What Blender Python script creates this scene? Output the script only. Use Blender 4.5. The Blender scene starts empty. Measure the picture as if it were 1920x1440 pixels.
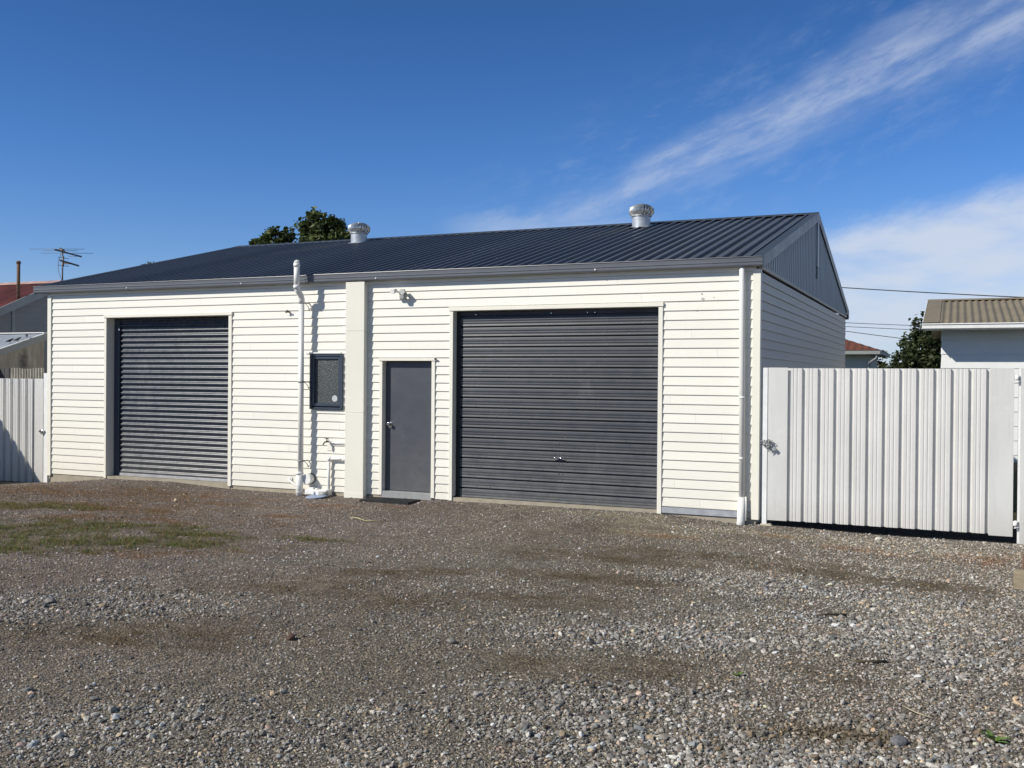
import bpy, math, random
import numpy as np
from mathutils import Vector, Matrix
random.seed(7); rng = np.random.default_rng(11)
scene = bpy.context.scene
COL = scene.collection
R_ = math.radians

# ------------------------------------------------------------------ helpers
class MB:
    def __init__(s): s.v = []; s.f = []; s.sm = []; s.mi = []; s.cur = 0
    def add(s, vs, fs, smooth=False):
        b = len(s.v); s.v += [tuple(map(float, v)) for v in vs]
        for f in fs: s.f.append([b + i for i in f]); s.sm.append(smooth); s.mi.append(s.cur)
    def box(s, x0, x1, y0, y1, z0, z1):
        s.add([(x0,y0,z0),(x1,y0,z0),(x1,y1,z0),(x0,y1,z0),(x0,y0,z1),(x1,y0,z1),(x1,y1,z1),(x0,y1,z1)],
              [(3,2,1,0),(4,5,6,7),(0,1,5,4),(1,2,6,5),(2,3,7,6),(3,0,4,7)])
    def bbox(s, x0, x1, y0, y1, z0, z1, b=.004):
        # box with chamfered vertical and horizontal edges (three nested loops)
        def loop(z, i): return [(x0+i,y0+i,z),(x1-i,y0+i,z),(x1-i,y1-i,z),(x0+i,y1-i,z)]
        vs = loop(z0, b) + loop(z0+b, 0) + loop(z1-b, 0) + loop(z1, b)
        fs = [(3,2,1,0), (12,13,14,15)]
        for k in range(3):
            for i in range(4):
                j = (i+1) % 4; fs.append((k*4+i, k*4+j, k*4+4+j, k*4+4+i))
        s.add(vs, fs)
    def tube(s, pts, r, n=12, cap=True, smooth=True):
        pts = [Vector(p) for p in pts]
        rs = r if isinstance(r, (list, tuple)) else [r]*len(pts)
        vs = []; up = None
        for i, p in enumerate(pts):
            if i == 0: d = pts[1]-p
            elif i == len(pts)-1: d = p-pts[i-1]
            else: d = (pts[i+1]-p).normalized() + (p-pts[i-1]).normalized()
            d = d.normalized() if d.length > 1e-9 else Vector((0,0,1))
            if up is None:
                up = Vector((0,0,1)) if abs(d.z) < .9 else Vector((1,0,0))
            a = up - d*up.dot(d)
            if a.length < 1e-6: a = d.orthogonal()
            a.normalize(); up = a; bb = d.cross(a)
            for k in range(n):
                t = 2*math.pi*k/n
                vs.append(p + (a*math.cos(t) + bb*math.sin(t))*rs[i])
        fs = []
        for i in range(len(pts)-1):
            for k in range(n):
                k2 = (k+1) % n
                fs.append((i*n+k, i*n+k2, (i+1)*n+k2, (i+1)*n+k))
        s.add(vs, fs, smooth)
        if cap:
            b = len(s.v) - len(vs)
            for ring, rev in ((0, True), (len(pts)-1, False)):
                idx = [b+ring*n+k for k in range(n)]
                s.f.append(idx[::-1] if rev else idx); s.sm.append(False); s.mi.append(s.cur)
    def sweep(s, prof, a, b, smooth=False, closed=False):
        """prof: list of 3-D points; swept by vectors a -> b (offsets)"""
        a = Vector(a); b = Vector(b); n = len(prof)
        vs = [Vector(p)+a for p in prof] + [Vector(p)+b for p in prof]
        m = n if closed else n-1
        s.add(vs, [(i, (i+1) % n, n+(i+1) % n, n+i) for i in range(m)], smooth)
    def build(s, name, mat, parent=None, label=None):
        me = bpy.data.meshes.new(name); me.from_pydata(s.v, [], s.f)
        mats = mat if isinstance(mat, (list, tuple)) else [mat]
        for m in mats: me.materials.append(m)
        me.polygons.foreach_set('use_smooth', s.sm)
        me.polygons.foreach_set('material_index', s.mi)
        me.update()
        o = bpy.data.objects.new(name, me); COL.objects.link(o)
        if parent: o.parent = parent
        if label: o['label'] = label
        return o

def empty(name, loc=(0,0,0)):
    o = bpy.data.objects.new(name, None); COL.objects.link(o); o.location = loc
    o.empty_display_size = .2
    return o
def tag(o, label=None, cat=None, group=None, kind=None):
    if label: o['label'] = label
    if cat: o['category'] = cat
    if group: o['group'] = group
    if kind: o['kind'] = kind
    return o
def np_mesh(name, V, F, mat, col=None, smooth=False):
    me = bpy.data.meshes.new(name)
    n = len(V); m, k = F.shape
    me.vertices.add(n); me.vertices.foreach_set('co', V.astype(np.float32).ravel())
    me.loops.add(m*k); me.loops.foreach_set('vertex_index', F.astype(np.int32).ravel())
    me.polygons.add(m); me.polygons.foreach_set('loop_start', np.arange(0, m*k, k, dtype=np.int32))
    me.polygons.foreach_set('loop_total', np.full(m, k, dtype=np.int32))
    me.polygons.foreach_set('use_smooth', np.full(m, smooth))
    me.update(calc_edges=True)
    if col is not None:
        a = me.color_attributes.new('Col', 'FLOAT_COLOR', 'POINT')
        c = np.ones((n, 4), np.float32); c[:, :3] = col
        a.data.foreach_set('color', c.ravel())
    me.materials.append(mat)
    o = bpy.data.objects.new(name, me); COL.objects.link(o)
    return o

# ------------------------------------------------------------------ materials
class NT:
    def __init__(s, name):
        s.m = bpy.data.materials.new(name); s.m.use_nodes = True
        s.t = s.m.node_tree; s.n = s.t.nodes; s.l = s.t.links
        s.b = s.n['Principled BSDF']
    def node(s, typ, **kw):
        nd = s.n.new(typ)
        for k, v in kw.items():
            if k.startswith('i_'): nd.inputs[int(k[2:]) if k[2:].isdigit() else k[2:].replace('_', ' ')].default_value = v
            else: setattr(nd, k, v)
        return nd
    def link(s, a, b): s.l.new(a, b)
    def co(s, scale=(1,1,1)):
        g = s.node('ShaderNodeNewGeometry'); mp = s.node('ShaderNodeMapping')
        mp.inputs['Scale'].default_value = scale
        s.link(g.outputs['Position'], mp.inputs['Vector']); return mp.outputs[0]
    def noise(s, scale, vec, detail=4, rough=.6):
        nd = s.node('ShaderNodeTexNoise'); nd.inputs['Scale'].default_value = scale
        nd.inputs['Detail'].default_value = detail; nd.inputs['Roughness'].default_value = rough
        s.link(vec, nd.inputs['Vector']); return nd.outputs['Fac']
    def ramp(s, fac, stops):
        r = s.node('ShaderNodeValToRGB'); e = r.color_ramp.elements
        while len(e) < len(stops): e.new(.5)
        for i, (p, c) in enumerate(stops):
            e[i].position = p; e[i].color = (*c, 1) if len(c) == 3 else c
        s.link(fac, r.inputs['Fac']); return r.outputs['Color']
    def mix(s, f, a, b, mode='MIX'):
        m = s.node('ShaderNodeMix', data_type='RGBA', blend_type=mode)
        for v, i in ((f, 0), (a, 6), (b, 7)):
            if hasattr(v, 'is_linked') or isinstance(v, bpy.types.NodeSocket): s.link(v, m.inputs[i])
            else: m.inputs[i].default_value = v if i == 0 else (*v, 1)
        return m.outputs[2]
    def bump(s, h, strength=.3, dist=.01):
        b = s.node('ShaderNodeBump'); b.inputs['Strength'].default_value = strength
        b.inputs['Distance'].default_value = dist
        s.link(h, b.inputs['Height']); s.link(b.outputs[0], s.b.inputs['Normal'])
    def maprange(s, v, a, b, c, d):
        m = s.node('ShaderNodeMapRange'); 
        for i, x in enumerate((a, b, c, d)): m.inputs[i+1].default_value = x
        s.link(v, m.inputs[0]); return m.outputs[0]
    def math(s, op, a, b=0.):
        m = s.node('ShaderNodeMath', operation=op)
        for i, x in enumerate((a, b)):
            if isinstance(x, bpy.types.NodeSocket): s.link(x, m.inputs[i])
            else: m.inputs[i].default_value = x
        return m.outputs[0]
    def sep(s, v):
        q = s.node('ShaderNodeSeparateXYZ'); s.link(v, q.inputs[0]); return q.outputs

def paint(name, c, rough=.5, metal=0., var=.08, scale=3., stretch=(1,1,1), bump=.05, bdist=.004, spec=.5, fine=40.):
    t = NT(name); v = t.co(stretch)
    n1 = t.noise(scale, v, 5, .65); n2 = t.noise(fine, v, 3, .6)
    lo = tuple(x*(1-var) for x in c); hi = tuple(min(1, x*(1+var)) for x in c)
    t.link(t.ramp(n1, [(.3, lo), (.7, hi)]), t.b.inputs['Base Color'])
    t.link(t.maprange(n1, .3, .7, rough*.9, min(1, rough*1.15)), t.b.inputs['Roughness'])
    t.b.inputs['Metallic'].default_value = metal
    t.b.inputs['Specular IOR Level'].default_value = spec
    if bump: t.bump(n2, bump, bdist)
    return t.m

def siding_mat(name, c):
    t = NT(name); v = t.co()
    x, y, z = t.sep(v)[:3]
    row = t.math('FLOOR', t.math('DIVIDE', t.math('SUBTRACT', z, .10), .13))
    cmb = t.node('ShaderNodeCombineXYZ')
    off = t.math('MULTIPLY', row, 1.73)
    seg = t.math('FLOOR', t.math('DIVIDE', t.math('ADD', t.math('ADD', x, y), off), 3.1))
    t.link(row, cmb.inputs[0]); t.link(seg, cmb.inputs[1])
    wn = t.node('ShaderNodeTexWhiteNoise', noise_dimensions='2D'); t.link(cmb.outputs[0], wn.inputs['Vector'])
    base = t.ramp(wn.outputs['Value'], [(0, tuple(a*.94 for a in c)), (1, c)])
    fr_ = t.math('FRACT', t.math('DIVIDE', t.math('ADD', t.math('ADD', x, y), off), 3.1))
    base = t.mix(t.maprange(fr_, .0008, .0016, .55, 0), base, (.25, .24, .22))
    n1 = t.noise(1.6, t.co((1, 1, 2.5)), 5, .6)
    base = t.mix(t.maprange(n1, .45, .75, 0, .13), base, (c[0]*.8, c[1]*.78, c[2]*.68))
    n3 = t.noise(9., t.co((1, 1, .25)), 4, .7)
    base = t.mix(t.maprange(n3, .56, .8, 0, .16), base, (.52, .50, .42))
    # dirt splash near the ground
    n4 = t.noise(5., v, 5, .7)
    zz = t.maprange(z, 0., .55, 1., 0.)
    base = t.mix(t.math('MULTIPLY', t.math('MULTIPLY', zz, n4), .32), base, (.42, .36, .26))
    t.link(base, t.b.inputs['Base Color'])
    t.b.inputs['Roughness'].default_value = .5
    t.bump(t.noise(25., t.co((.25, .25, 1)), 3, .5), .06, .004)
    return t.m

CREAM = (.80, .785, .71)
M = {}
M['siding'] = siding_mat('siding_paint', CREAM)
M['cream'] = paint('cream_trim_paint', (.82, .80, .70), .45, var=.03, bump=.03)
M['pilaster'] = paint('pilaster_paint', (.76, .745, .655), .5, var=.035, bump=.03, scale=1.2)
M['pvc'] = paint('white_pvc', (.80, .80, .77), .35, var=.05, bump=0)
def roof_mat():
    t = NT('dark_roof_steel'); v = t.co(); x, y, z = t.sep(v)[:3]
    cmb = t.node('ShaderNodeCombineXYZ'); t.link(t.math('FLOOR', t.math('DIVIDE', x, .76)), cmb.inputs[0])
    wn = t.node('ShaderNodeTexWhiteNoise', noise_dimensions='2D'); t.link(cmb.outputs[0], wn.inputs['Vector'])
    n = t.noise(1.1, t.co((1, .4, .4)), 5, .65)
    f = t.math('ADD', t.math('MULTIPLY', wn.outputs['Value'], .45), t.math('MULTIPLY', n, .55))
    base = t.ramp(f, [(.2, (.070, .080, .096)), (.8, (.105, .118, .138))])
    n2 = t.noise(4., t.co((2.5, .3, .3)), 5, .7)
    base = t.mix(t.maprange(n2, .55, .8, 0, .3), base, (.15, .15, .14))
    t.link(base, t.b.inputs['Base Color']); t.link(t.maprange(n2, .3, .7, .3, .45), t.b.inputs['Roughness'])
    t.bump(t.noise(3., v, 3, .5), .05, .01)
    return t.m
M['roof'] = roof_mat()
M['ridge'] = paint('dark_ridge_steel', (.048, .056, .066), .38, metal=0., var=.1, bump=.02)
M['gable'] = paint('dark_gable_steel', (.42, .45, .47), .35, metal=.1, var=.1, scale=2, stretch=(1, 1, .3), bump=.02)
M['gutter'] = paint('grey_gutter_steel', (.125, .135, .155), .36, metal=.1, var=.08, scale=1.2, stretch=(1, 1, 1), bump=.02)
M['galv'] = paint('galvanised_steel', (.50, .52, .54), .4, metal=.5, var=.12, scale=8, bump=.02)
M['concrete'] = paint('slab_concrete', (.36, .32, .25), .9, var=.22, scale=4, bump=.5, bdist=.01)
M['stepc'] = paint('door_step_concrete', (.30, .31, .31), .8, metal=0., var=.12, scale=6)
M['black'] = paint('black_rubber', (.012, .013, .015), .6, var=.2)
M['darkframe'] = paint('dark_window_frame', (.045, .06, .085), .3, var=.08, bump=0)
M['spin'] = paint('turbine_steel', (.80, .80, .78), .28, metal=.75, var=.05, bump=0)
M['chrome'] = paint('polished_steel', (.75, .75, .76), .15, metal=1, var=.05, bump=0)
M['brass'] = paint('dull_brass', (.16, .13, .09), .4, metal=.6, var=.2, bump=0)
M['grey'] = paint('grey_plastic', (.30, .31, .30), .5, var=.1, bump=0)
M['gblue'] = paint('faded_blue_plastic', (.26, .33, .46), .5, var=.15, scale=9)
M['wood'] = paint('weathered_timber', (.30, .25, .17), .85, var=.3, scale=5, stretch=(1, 6, 6), bump=.4)
M['wire'] = paint('cable_black', (.03, .03, .035), .6, var=.1, bump=0)
M['antenna'] = paint('antenna_aluminium', (.13, .13, .14), .5, metal=.4, var=.1, bump=0)
M['rust'] = paint('rusty_flue_steel', (.16, .10, .07), .8, metal=.2, var=.4, scale=12)
M['bird'] = paint('dark_plumage', (.03, .028, .03), .7, var=.3, scale=30)
M['filler'] = paint('filler', (.52, .50, .44), .7)
M['gap_shade'] = paint('under_gate_shade', (.012, .012, .012), 1., var=.3, scale=9)  # unused; near-black stand-in for the shade under the right gate

def gate_mat(name, c=(.77, .765, .735)):
    t = NT(name)
    n1 = t.noise(1.4, t.co((1, 1, .35)), 6, .65)
    base = t.ramp(n1, [(.3, tuple(x*.82 for x in c)), (.7, c)])
    n2 = t.noise(7., t.co((3, 3, .18)), 5, .7)
    base = t.mix(t.maprange(n2, .55, .8, 0, .35), base, (.44, .43, .40))
    n3 = t.noise(14., t.co((1, 1, 1)), 4, .7)
    base = t.mix(t.maprange(n3, .58, .72, 0, .25), base, (.80, .81, .82))
    z = t.sep(t.co())[2]
    base = t.mix(t.math('MULTIPLY', t.maprange(z, -.1, .35, .5, 0), n1), base, (.30, .26, .20))
    t.link(base, t.b.inputs['Base Color'])
    t.b.inputs['Metallic'].default_value = .08
    t.link(t.maprange(n3, .3, .7, .36, .55), t.b.inputs['Roughness'])
    t.bump(n3, .08, .004)
    return t.m
M['gate'] = gate_mat('zinc_gate_sheet')
M['flat'] = gate_mat('zinc_flat_strip', (.70, .70, .675))
M['chain'] = paint('chain_steel', (.22, .23, .24), .35, metal=.7, var=.3, scale=60)
M['post'] = paint('white_post_paint', (.80, .81, .80), .4, var=.08, scale=5)

M['sidewall'] = siding_mat('side_wall_siding', (.66, .59, .49))  # siding pattern with a darker, warmer base than the front wall
def door_mat(name, c, rough, speck=True):
    t = NT(name)
    n1 = t.noise(1.3, t.co((1, 1, 2)), 5, .65)
    base = t.ramp(n1, [(.3, tuple(x*.85 for x in c)), (.7, tuple(x*1.12 for x in c))])
    z = t.sep(t.co())[2]
    n5 = t.noise(6., t.co((1, 1, 1)), 5, .7)
    dust = t.math('MULTIPLY', t.maprange(z, 0., 1.1, 1, .0), n5)
    base = t.mix(t.math('MULTIPLY', dust, .75), base, (.16, .16, .15))
    n7 = t.noise(2.2, t.co((1, 1, .5)), 7, .75)
    base = t.mix(t.maprange(n7, .56, .74, 0, .35), base, (.14, .145, .15))
    if speck:
        v = t.node('ShaderNodeTexVoronoi'); v.inputs['Scale'].default_value = 5.
        t.link(t.co((1, 1, 1)), v.inputs['Vector'])
        base = t.mix(t.maprange(v.outputs['Distance'], .015, .04, .6, 0), base, (.45, .45, .45))
    t.link(base, t.b.inputs['Base Color'])
    t.link(t.maprange(n5, .3, .7, rough*.85, rough*1.2), t.b.inputs['Roughness'])
    t.bump(t.noise(4., t.co((.6, 1, 1)), 3, .5), .05, .01)
    return t.m
M['rdoor'] = door_mat('charcoal_roller_steel', (.037, .043, .053), .40)
M['rdoor2'] = door_mat('slate_roller_steel', (.028, .040, .060), .27, False)
M['door'] = door_mat('charcoal_door_paint', (.066, .072, .088), .42, False)

def glass_mat():
    t = NT('obscure_glass'); v = t.co()
    vo = t.node('ShaderNodeTexVoronoi'); vo.inputs['Scale'].default_value = 70.; t.link(v, vo.inputs['Vector'])
    n = t.noise(60., v, 3, .6)
    t.link(t.ramp(n, [(.3, (.045, .052, .052)), (.7, (.10, .112, .11))]), t.b.inputs['Base Color'])
    t.b.inputs['Roughness'].default_value = .22
    t.bump(vo.outputs['Distance'], .8, .006)
    return t.m
M['glass'] = glass_mat()

def col_attr_mat(name, rough=.9, noise_scale=60., var=.2, bump=.3, trans=False):
    t = NT(name)
    a = t.node('ShaderNodeAttribute', attribute_name='Col')
    n = t.noise(noise_scale, t.co(), 3, .6)
    g = t.ramp(n, [(.25, (1-var,)*3), (.75, (1+var,)*3)])
    t.link(t.mix(1., a.outputs['Color'], g, 'MULTIPLY'), t.b.inputs['Base Color'])
    t.b.inputs['Roughness'].default_value = rough
    t.b.inputs['Specular IOR Level'].default_value = .3
    if bump: t.bump(n, bump, .004)
    if trans:
        t.b.inputs['Subsurface Weight'].default_value = 0
        tr = t.node('ShaderNodeBsdfTranslucent'); mx = t.node('ShaderNodeMixShader')
        t.link(t.mix(1., a.outputs['Color'], g, 'MULTIPLY'), tr.inputs['Color'])
        mx.inputs[0].default_value = .3
        t.link(t.b.outputs[0], mx.inputs[1]); t.link(tr.outputs[0], mx.inputs[2])
        t.link(mx.outputs[0], t.n['Material Output'].inputs['Surface'])
    return t.m
M['stone'] = col_attr_mat('gravel_stone', .88, 90., .22, .35)
M['blade'] = col_attr_mat('grass_blade', .75, 20., .15, 0, True)
M['leaf'] = col_attr_mat('tree_leaf', .5, 5., .2, 0, True)
M['bark'] = paint('tree_bark', (.10, .08, .06), .9, var=.3, scale=6, bump=.5)

def ground_mat():
    t = NT('yard_gravel_fines')
    a = t.node('ShaderNodeAttribute', attribute_name='Col')
    v = t.co()
    vo = t.node('ShaderNodeTexVoronoi'); vo.inputs['Scale'].default_value = 62.; t.link(v, vo.inputs['Vector'])
    vo2 = t.node('ShaderNodeTexVoronoi'); vo2.inputs['Scale'].default_value = 130.; t.link(v, vo2.inputs['Vector'])
    sp = t.sep(vo.outputs['Color'])
    g = t.ramp(sp[0], [(0, (.42, .42, .44)), (.35, (.8, .79, .77)), (.8, (1.2, 1.17, 1.1)), (1, (1.9, 1.85, 1.7))])
    c = t.mix(1., a.outputs['Color'], g, 'MULTIPLY')
    sp2 = t.sep(vo2.outputs['Color'])
    g2 = t.ramp(sp2[1], [(0, (.6, .6, .6)), (.5, (1, 1, 1)), (1, (1.4, 1.38, 1.3))])
    c = t.mix(.8, c, g2, 'MULTIPLY')
    n = t.noise(7., v, 6, .7)
    c = t.mix(1., c, t.ramp(n, [(.3, (.78, .77, .76)), (.7, (1.18, 1.17, 1.14))]), 'MULTIPLY')
    t.link(c, t.b.inputs['Base Color'])
    t.b.inputs['Roughness'].default_value = .95; t.b.inputs['Specular IOR Level'].default_value = .2
    h = t.math('ADD', t.math('MULTIPLY', vo.outputs['Distance'], -1.), t.math('MULTIPLY', vo2.outputs['Distance'], -.5))
    h = t.math('ADD', h, t.math('MULTIPLY', n, .8))
    t.bump(h, .9, .014)
    return t.m
M['ground'] = ground_mat()

# ------------------------------------------------------------------ numpy noise
_perm = rng.permutation(512)
def vnoise(x, y, seed=0):
    xi = np.floor(x).astype(int); yi = np.floor(y).astype(int); xf = x-xi; yf = y-yi
    def h(a, b): return (_perm[(_perm[(a+seed*17) & 511] + b) & 511]) / 511.
    u = xf*xf*(3-2*xf); w = yf*yf*(3-2*yf)
    return (h(xi, yi)*(1-u)+h(xi+1, yi)*u)*(1-w) + (h(xi, yi+1)*(1-u)+h(xi+1, yi+1)*u)*w
def fbm(x, y, seed=0, o=4):
    s = 0; a = .5; t = 0
    for i in range(o):
        s = s + a*vnoise(x*2**i, y*2**i, seed+i); t += a; a *= .55
    return s/t

# ------------------------------------------------------------------ ground shape and colour
PX = np.array([-50, -1.5, 0, .7, 1.45, 3.0, 4.2, 5.4, 6.6, 7.1, 8.2, 9.9, 11.8, 12.9, 13.5, 14.8, 16.3, 30])
PZ = np.array([-.22, -.22, -.175, -.12, -.03, -.005, -.065, -.075, -.065, -.05, -.03, -.012, -.005, -.08, -.075, -.11, -.10, -.12])
def gz(x, y):
    x = np.asarray(x, float); y = np.asarray(y, float)
    p = np.interp(x, PX, PZ)
    w = np.exp(-np.clip(-y, 0, 50)/1.1)
    z = p*w + (-.10)*(1-w)
    z = np.where(y > .3, np.minimum(z, -.14), z)
    d = np.exp(-((x-8)**2+(y+6)**2)/900.)
    z = z + (fbm(x*.5, y*.5, 3)-.5)*.07*np.clip(-y/1.2, 0, 1)*d + (fbm(x*3, y*3, 9)-.5)*.018*d*np.clip((-y+.1)*3, 0, 1)
    return z
def ell(x, y, cx, cy, rx, ry, rot=0., soft=.5):
    c, s = math.cos(R_(rot)), math.sin(R_(rot))
    u = ((x-cx)*c+(y-cy)*s)/rx; v = (-(x-cx)*s+(y-cy)*c)/ry
    n = (fbm(x*1.6, y*2.6, 21)-.5)*1.7+(fbm(x*6, y*9, 33)-.5)*1.5+(fbm(x*17, y*17, 35)-.5)*.8
    d = (u*u+v*v)**.5*.85+n*.9
    return np.clip((1-d)/soft, 0, 1)
# patches measured on the ground: centre, radii, rotation
GREEN = [(6.9,-4.6,1.3,.5,25),(5.0,-5.0,1.4,.5,25),(3.2,-3.0,1.5,.30,8),(6.4,-4.9,1.6,.45,30),(7.1,-3.9,.9,.35,20),(5.2,-4.1,1.5,.40,15),(4.2,-4.7,1.1,.5,20),(8.6,-3.6,.55,.14,5),(6.0,-5.7,.8,.3,25)]
DRY = [(2.6,-1.6,2.4,.5,4),(5.4,-3.3,1.8,.4,15),(3.4,-.95,2.2,.36,4),(1.3,-1.4,1.5,.6,0),(4.2,-2.6,2.4,.7,5),(5.6,-1.4,.7,.22,0),(7.6,-5.1,.8,.3,20),(7.0,-2.1,.6,.15,0)]
MOSS = [(11.6,-5.6,1.6,.45,25),(9.9,-6.0,1.0,.35,35),(13.2,-2.6,1.6,.35,5),(13.4,-7.1,1.2,.35,15),(15.2,-3.2,1.0,.3,0),(10.3,-5.1,.9,.3,35),(10.9,-4.6,.45,.2,20),(12.1,-4.2,.9,.28,10),(12.7,-4.3,.6,.25,0),(12.2,-3.2,1.2,.35,0),(9.8,-7.9,1.3,.5,30),(15.0,-7.7,.6,.3,10),(14.9,-6.6,.4,.25,0),(14.0,-3.0,.9,.3,0)]
TAN = [(12.4,-1.4,.9,.3,-5),(11.0,-.35,1.3,.2,-3),(13.3,-.7,1.3,.35,0),(15.3,-1.0,1.2,.5,0),(12.0,-.8,.9,.18,0)]
RUST = [(16.0,-1.4,.7,.5,0),(6.9,-1.0,.6,.15,0),(12.4,-1.55,.5,.13,0),(14.6,-1.3,.5,.2,0),(13.6,-.75,.3,.12,0),(7.9,-.75,.3,.08,0)]
TRACK = [(11.7,-3.6,2.2,.35,30),(10.2,-3.2,2.0,.25,22),(13.6,-5.0,2.2,.3,25),(9.3,-4.9,1.6,.3,30)]
PALE = [(9.0,-7.3,1.4,.8,40),(11.2,-9.6,1.3,.8,30),(14.8,-8.4,2.0,.9,20),(14.0,-4.0,1.2,.5,0),(15.2,-5.4,1.4,.8,0),(13.6,-6.0,1.1,.5,20),(13.6,-7.8,1.2,.6,20)]
def msum(x, y, lst, soft=.5):
    m = np.zeros_like(x)
    for e in lst: m = np.maximum(m, ell(x, y, *e, soft=soft))
    return m
def gcol(x, y):
    n1 = fbm(x*.7, y*.7, 5)[:, None]; n2 = fbm(x*2.6, y*2.6, 40)[:, None]
    base = np.array([.110, .098, .085])*(1-n1) + np.array([.158, .148, .130])*n1
    base = base*(.80+.40*n2)
    rt = np.clip((x-12.5)/3.5, 0, 1)[:, None]
    base = base*(1.30+.16*rt)*np.array([1.02, .99, .965])
    base = base*(1+np.clip((12-x)/4, 0, 1)[:, None]*np.array([.03, -.02, .03]))
    lf = np.clip((9.5-x)/5, 0, 1)[:, None]
    base = base*(1-.06*lf)
    def mixc(b, m, c, s): m = (m*s)[:, None]; return b*(1-m)+np.array(c)*m
    base = mixc(base, msum(x, y, TAN, .9), (.27, .24, .185), .75)
    base = mixc(base, msum(x, y, TRACK, 1.), (.19, .178, .158), .85)
    base = mixc(base, msum(x, y, PALE, .9), (.17, .165, .150), .6)
    base = mixc(base, msum(x, y, MOSS, 1.2)*np.clip((fbm(x*3.5, y*4.5, 91)-.25)*3.6, .15, 1), (.092, .066, .034), .82)
    base = mixc(base, msum(x, y, DRY, 1.2)*np.clip((fbm(x*4, y*5, 95)-.28)*3.2, .15, 1), (.165, .096, .048), .95)
    base = mixc(base, msum(x, y, RUST, 1.1), (.19, .11, .065), .55)
    base = mixc(base, msum(x, y, GREEN, 1.1), (.082, .080, .042), .65)
    dk = ((y > .02) & (x > 13.25)); base[dk] = np.array([.012, .012, .012])  # gate's shade painted into the ground colour, near black behind the right gate
    return base

def build_ground():
    fx = np.arange(-4, 20.01, .045); fy = np.arange(-12.5, .61, .045)
    outx = np.array([4, 10, 25, 60, 150, 400, 1000, 2500.])
    xs = np.concatenate([-4-outx[::-1], fx, fx[-1]+outx]); ys = np.concatenate([-12.5-outx[::-1], fy, fy[-1]+outx])
    X, Y = np.meshgrid(xs, ys); x = X.ravel(); y = Y.ravel()
    z = gz(x, y)
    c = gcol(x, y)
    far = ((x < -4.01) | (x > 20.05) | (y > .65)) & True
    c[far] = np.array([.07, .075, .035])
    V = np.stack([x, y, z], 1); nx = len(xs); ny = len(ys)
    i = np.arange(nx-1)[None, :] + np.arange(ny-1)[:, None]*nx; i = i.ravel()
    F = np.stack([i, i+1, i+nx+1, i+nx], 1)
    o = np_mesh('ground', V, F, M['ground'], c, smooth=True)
    tag(o, 'uneven grey gravel yard with mossy and dry brown patches', 'ground', kind='structure')
build_ground()

# camera model (also used to decide where the small stones are worth placing)
P = np.array([15.622, -13.578, 1.885])
RM = np.array([[0.9128503990394947, 0.4082140092441661, 0.008091454148614514], [0.010176826553664949, -0.0029369887425034994, -0.999943901575695], [-0.40816734457172327, 0.9128815348959198, -0.006835354514422882]])
def in_view(x, y, m=260):
    q = (np.stack([x, y, np.full_like(x, -.1)], 1)-P) @ RM.T
    d = np.maximum(q[:, 2], .1)
    u = 960+1865*q[:, 0]/d; v = 720+1865*q[:, 1]/d
    return (q[:, 2] > .5) & (u > -m) & (u < 1920+m) & (v < 1440+m*1.4)

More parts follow.
